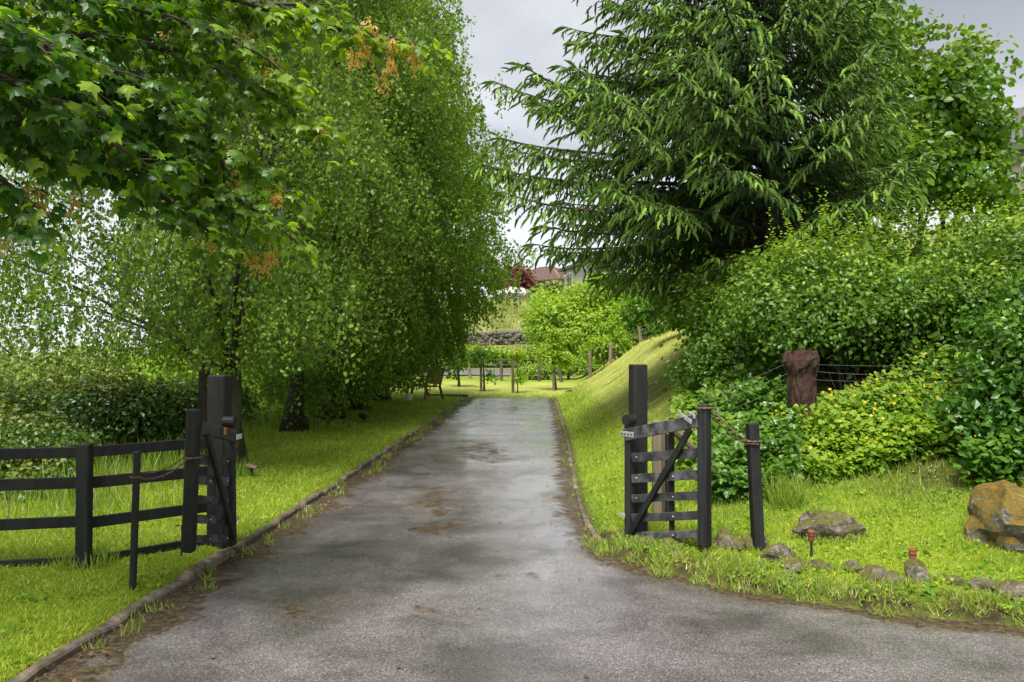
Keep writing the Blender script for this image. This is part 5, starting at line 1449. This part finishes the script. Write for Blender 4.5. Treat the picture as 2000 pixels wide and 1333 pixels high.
# ------------------------------------------------------------------ garden lamps
def solar_lamp(px, Y, top_py, label):
    b = on(px, Y); h = EYE - (top_py - HZ) / F_PX * Y - b[2]
    root = empty('solar_lamp', b, label=label, cat='garden lamp', group='copper stake lamps on the right verge')
    build('stake', [tube([(0, 0, -.05), (0, 0, h - .07)], .010, 8)], M['wire'] if px > 1700 else M['lamp_black'], parent=root)
    build('body', [tube([(0, 0, h - .085), (0, 0, h - .075), (0, 0, h - .02), (0, 0, h - .015)], [.018, .0235, .0245, .022], 16)], M['copper'], parent=root, smooth=False)
    build('lens', [tube([(0, 0, h - .046), (0, 0, h - .038)], .0262, 16)], M['dark_trim'], parent=root)
    build('cap', [tube([(0, 0, h - .015), (0, 0, h - .004), (0, 0, h)], [.028, .028, .018], 16)], M['copper'], parent=root)
solar_lamp(1583, 6.25, 1035, 'copper stake lamp on a dark stem in front of the sloping rock')
solar_lamp(1780, 5.80, 1070, 'copper stake lamp with a steel stem above the lumpy stone')
b = on(493, 10.3)
root = empty('mushroom_lamp', b, label='small dark garden lamp with a flat slanting top on the left lawn by the gate', cat='garden lamp')
build('stem', [tube([(0, 0, -.03), (0, 0, .115)], .018, 10)], M['lamp_black'], parent=root)
build('shade', [bar((-.068, 0, .15), (.068, 0, .118), .11, .028)], M['old_wood'], parent=root)
build('lamp', [tube([(0, 0, .09), (0, 0, .13)], [.03, .035], 10)], M['lamp_black'], parent=root)
b = on(708, 18.3)
root = empty('garden_spotlight', b, label='black tilted spotlight on the lawn by the thick birch trunk', cat='garden lamp')
build('bracket', [bar((0, 0, -.02), (0, 0, .08), .05, .05)], M['lamp_black'], parent=root)
build('housing', [tube([(.09, 0, .08), (-.07, 0, .17)], [.06, .055], 12)], M['lamp_black'], parent=root)

# ------------------------------------------------------------------ foreground sycamore
def sycamore():
    rr = np.random.default_rng(77)
    base = A([-5.3, 3.6, float(ground_z(-5.3, 3.6))])
    root = empty('sycamore_tree', base, label='sycamore whose dark lobed leaves and orange seed bunches overhang the top left', cat='tree')
    tm, tp, trad = trunk_mesh(base - A([0, 0, .1]), base + A([.2, .2, 4.6]), .26, .17, 12, .03, 14, 1.5, 5)
    place(root, build('trunk', [tm], M['bark'], smooth=True))
    fork = base + A([.2, .2, 3.6])
    limbs = [
        [(-420, 60, 3.9), (-40, 90, 4.2), (150, 60, 4.5), (330, 95, 4.8), (470, 150, 5.0), (590, 215, 5.1), (632, 262, 5.1)],
        [(-420, 180, 3.8), (-30, 200, 4.2), (150, 235, 4.5), (300, 290, 4.8), (420, 365, 4.9), (520, 425, 5.0), (585, 478, 5.0)],
        [(-300, -160, 4.2), (150, -90, 4.6), (420, -20, 4.9), (560, 30, 5.1), (680, 62, 5.2), (770, 72, 5.3), (838, 92, 5.3)],
        [(-420, 260, 3.5), (-150, 290, 3.7), (-40, 320, 3.8), (40, 380, 3.9), (75, 425, 3.9)],
        [(-30, 200, 4.2), (180, 200, 4.6), (320, 240, 4.9), (440, 290, 5.0), (540, 350, 5.1), (582, 385, 5.1)],
        [(-200, -60, 4.0), (60, -20, 4.3), (260, 10, 4.6), (420, 60, 4.8), (520, 110, 4.9), (560, 150, 5.0)],
        [(-100, 120, 3.9), (60, 140, 4.2), (200, 170, 4.4), (330, 190, 4.7), (400, 240, 4.8), (440, 330, 4.9), (430, 420, 4.9)],
        [(-250, 0, 3.6), (-40, 20, 3.8), (80, 80, 4.0), (150, 150, 4.1), (190, 250, 4.3), (210, 330, 4.4)],
        [(-200, 160, 3.5), (-20, 160, 3.7), (40, 230, 3.8), (60, 300, 3.9)],
        [(200, -60, 4.8), (360, -30, 5.0), (480, 5, 5.1), (600, 5, 5.2), (640, 20, 5.3)],
        [(-300, 110, 3.4), (-60, 110, 3.6), (80, 190, 3.8), (160, 240, 4.0), (250, 300, 4.2), (300, 330, 4.3)],
        [(-200, -100, 4.3), (100, -30, 4.7), (280, 40, 5.0), (380, 120, 5.2), (430, 200, 5.3)],
        [(-200, 220, 3.9), (20, 250, 4.2), (140, 290, 4.4), (260, 340, 4.6), (360, 420, 4.8), (420, 460, 4.9)],
        [(-260, -20, 3.3), (-60, 30, 3.5), (30, 60, 3.6), (100, 110, 3.7)],
        [(-150, 60, 3.7), (0, 60, 3.9), (140, 110, 4.2), (260, 150, 4.4), (330, 260, 4.6), (350, 360, 4.7)],
    ]
    tips, tdir, tdepth = [], [], []
    for q, L in enumerate(limbs):
        pts = A([P(*p) for p in L]); k = len(pts)
        tt = np.linspace(0, k - 1, k * 4); pth = np.stack([np.interp(tt, np.arange(k), pts[:, a]) for a in range(3)], -1)
        for _ in range(2): pth[1:-1] = (pth[:-2] + pth[1:-1] * 2 + pth[2:]) / 4
        full = np.vstack([curve(fork + A([0, 0, .3 * (q % 4)]), (fork + pth[0]) / 2 + A([0, 0, .3]), pth[0], 5)[:-1], pth]) if q != 4 else pth
        n = len(full)
        r = np.interp(np.arange(n), [0, 4, n - 1], [.060, .030 if q != 4 else .018, .004])
        place(root, build('branch', [tube(full, r, 7)], M['twig'], smooth=True))
        # twigs every few centimetres, opposite pairs
        seg = np.linalg.norm(np.diff(pth, axis=0), axis=1).cumsum(); tot = seg[-1]
        s = .1
        tw = []
        while s < tot:
            i = min(np.searchsorted(seg, s), len(pth) - 2); c = pth[i]; ax = norm(pth[i + 1] - pth[i])
            for sd in (-1, 1):
                if rr.uniform() < .25: continue
                f = s / tot
                ln = rr.uniform(.08, .46) * (1 - .55 * f)
                side = norm(np.cross(ax, A([0, 0, 1.0]))) * sd
                d = norm(ax * .7 + side * .75 + A([0, 0, rr.normal(-.12, .30)]))
                e = c + d * ln + A([0, 0, -.15 * ln])
                tw.append(tube(curve(c, (c + e) / 2 + A([0, 0, .03]), e, 4), [.005, .004, .003, .002], 4))
                for w_ in (.35, .6, .8, 1.0):
                    if rr.uniform() < .9: tips.append(c + (e - c) * w_); tdir.append(d)
            s += .062
        tips.append(pth[-1]); tdir.append(norm(pth[-1] - pth[-3])); tips.append(pth[-1]); tdir.append(norm(pth[-1] - pth[-3]))
        place(root, build('twig', tw, M['twig'], kind='stuff'))
    # rest of the canopy, unseen above the frame, added to shade the visible leaves
    up = []
    for q in range(26):
        e = fork + A([rr.uniform(-1.5, 4.2), rr.uniform(-3.6, 1.0), rr.uniform(.9, 2.6)])
        pth = curve(fork, (fork + e) / 2 + A([0, 0, .5]), e, 9)
        place(root, build('branch', [tube(pth, np.linspace(.05, .008, 9), 6)], M['twig'], smooth=True))
        for _ in range(34):
            k = pth[rr.integers(4, 9)] + rr.normal(0, 1, 3) * A([.45, .45, .22]); tips.append(k); tdir.append(norm(rr.normal(0, 1, 3)))
    tips = A(tips); tdir = A(tdir)
    # two to three leaves per node on petioles
    ci = np.repeat(np.arange(len(tips)), 2); ci = np.concatenate([ci, rr.integers(0, len(tips), len(tips) // 4)]); n = len(ci)
    a = rr.uniform(0, 6.283, n)
    rad = np.stack([np.cos(a), np.sin(a), rr.normal(-.1, .2, n)], -1)
    pet = norm(rad + tdir[ci] * .7)
    pos = tips[ci] + pet * rr.uniform(.02, .12, (n, 1)) + rr.normal(0, .03, (n, 3))
    d = norm(pet + A([0, 0, -.55]) + rr.normal(0, .30, (n, 3)))
    nn = A([0, 0, 1.0]) + pet * .55 + rr.normal(0, .28, (n, 3))
    size = rr.uniform(.045, .092, n)
    Fr = frames(d, nn)
    px = pos[:, 0] / pos[:, 1] * F_PX + 1000; py = HZ - (pos[:, 2] - EYE) / pos[:, 1] * F_PX
    vis = (px > -15) & (px < 2000) & (py > -15)
    order = np.argsort(-(size / pos[:, 1]) * vis)
    big = order[:290]; rest = order[290:]
    tint = np.clip((px - 300) / 380, 0, 1) * rr.uniform(0, .9, n)  # paler towards the right end: backlit glow put into the leaf colour
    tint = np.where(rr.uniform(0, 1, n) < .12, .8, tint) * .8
    # a few shared leaf meshes (paler and darker) for the separate leaves
    mats = []
    protos = []
    for q in range(8):
        T = PALM.copy(); T[:, 2] += .12 * np.sin(T[:, 0] * 4 + q) * (q % 3) / 2; T[:, 2] -= .04 * q * T[:, 1] ** 2; T[:, 0] *= 1 + .04 * (q % 4)
        me = bpy.data.meshes.new('leaf'); me.from_pydata([tuple(v) for v in T], [], [tuple(int(i_) for i_ in f) for f in PALM_F])
        at = me.attributes.new('tint', 'FLOAT', 'POINT'); at.data.foreach_set('value', np.full(len(T), q / 7 * .8, dtype=np.float32))
        me.materials.append(M['syc_leaf']); me.update(); protos.append(me)
    import mathutils
    for i_ in big:
        o = bpy.data.objects.new('leaf', protos[int(np.clip(round(tint[i_] / .8 * 7), 0, 7))]); COL.objects.link(o); o.parent = root
        Mx = mathutils.Matrix([[*(Fr[i_][r0] * size[i_]), pos[i_][r0] - base[r0]] for r0 in range(3)] + [[0, 0, 0, 1]])
        o.matrix_local = Mx
    V, Fc = scatter(PALM, PALM_F, pos[rest], Fr[rest], size[rest])
    place(root, build('foliage', [(V, Fc)], M['syc_leaf'], tint=np.repeat(tint[rest], len(PALM)), kind='stuff'))
    # bunches of winged keys
    key = A([(0, 0, 0), (.22, .25, .05), (.42, .75, .1), (.34, 1.0, .1), (.12, .70, .05), (-.22, .25, -.05), (-.42, .75, -.1), (-.34, 1.0, -.1), (-.12, .70, -.05)])
    kf = [A([[0, 1, 2, 4], [0, 8, 6, 5]]), A([[4, 2, 3], [8, 7, 6]])]
    spots = [(700, 70, 5.15), (712, 95, 5.15), (765, 85, 5.2), (762, 125, 5.2), (742, 160, 5.2), (800, 98, 5.25), (812, 118, 5.25), (725, 60, 5.2), (480, 80, 5.0), (620, 255, 5.05), (520, 125, 5.0),
             (370, 230, 4.9), (455, 355, 4.9), (540, 385, 5.0), (530, 500, 5.0), (512, 515, 5.0), (490, 505, 5.0), (410, 470, 4.9), (80, 385, 4.0), (50, 375, 3.9), (140, 400, 4.2), (185, 150, 4.3), (10, 460, 3.9), (330, 60, 4.7), (440, 300, 4.9), (690, 110, 5.1)]
    for (a_, b_, Y) in spots:
        c = P(a_, b_, Y); m = 30
        kp = rr.normal(0, 1, (m, 3)) * A([.022, .022, .035]); dd = rr.normal(0, .55, (m, 3)) + A([0, 0, -.8]); sc = rr.uniform(.028, .044, m)
        V, F1 = scatter(key, kf[0], kp, frames(dd, rr.normal(0, 1, (m, 3))), sc); _, F2 = scatter(key, kf[1], kp, frames(dd, rr.normal(0, 1, (m, 3))), sc)
        tv = np.repeat(np.clip(rr.uniform(-.2, .9, m) * (.5 if a_ < 450 else 1), 0, 1), len(key))
        parts = [(V, [F1, F2]), tube([(0, 0, .09), (.004, 0, .03), (0, 0, -.03)], .0022, 4)]
        place(root, build('seed_bunch', parts, [M['seed'], M['twig']], loc=tuple(c), tint=np.concatenate([tv, np.zeros(len(parts[1][0]))]), kind='stuff'))
sycamore()
print('objects', len(S.objects), 'polys', sum(len(o.data.polygons) for o in S.objects if o.type == 'MESH'))
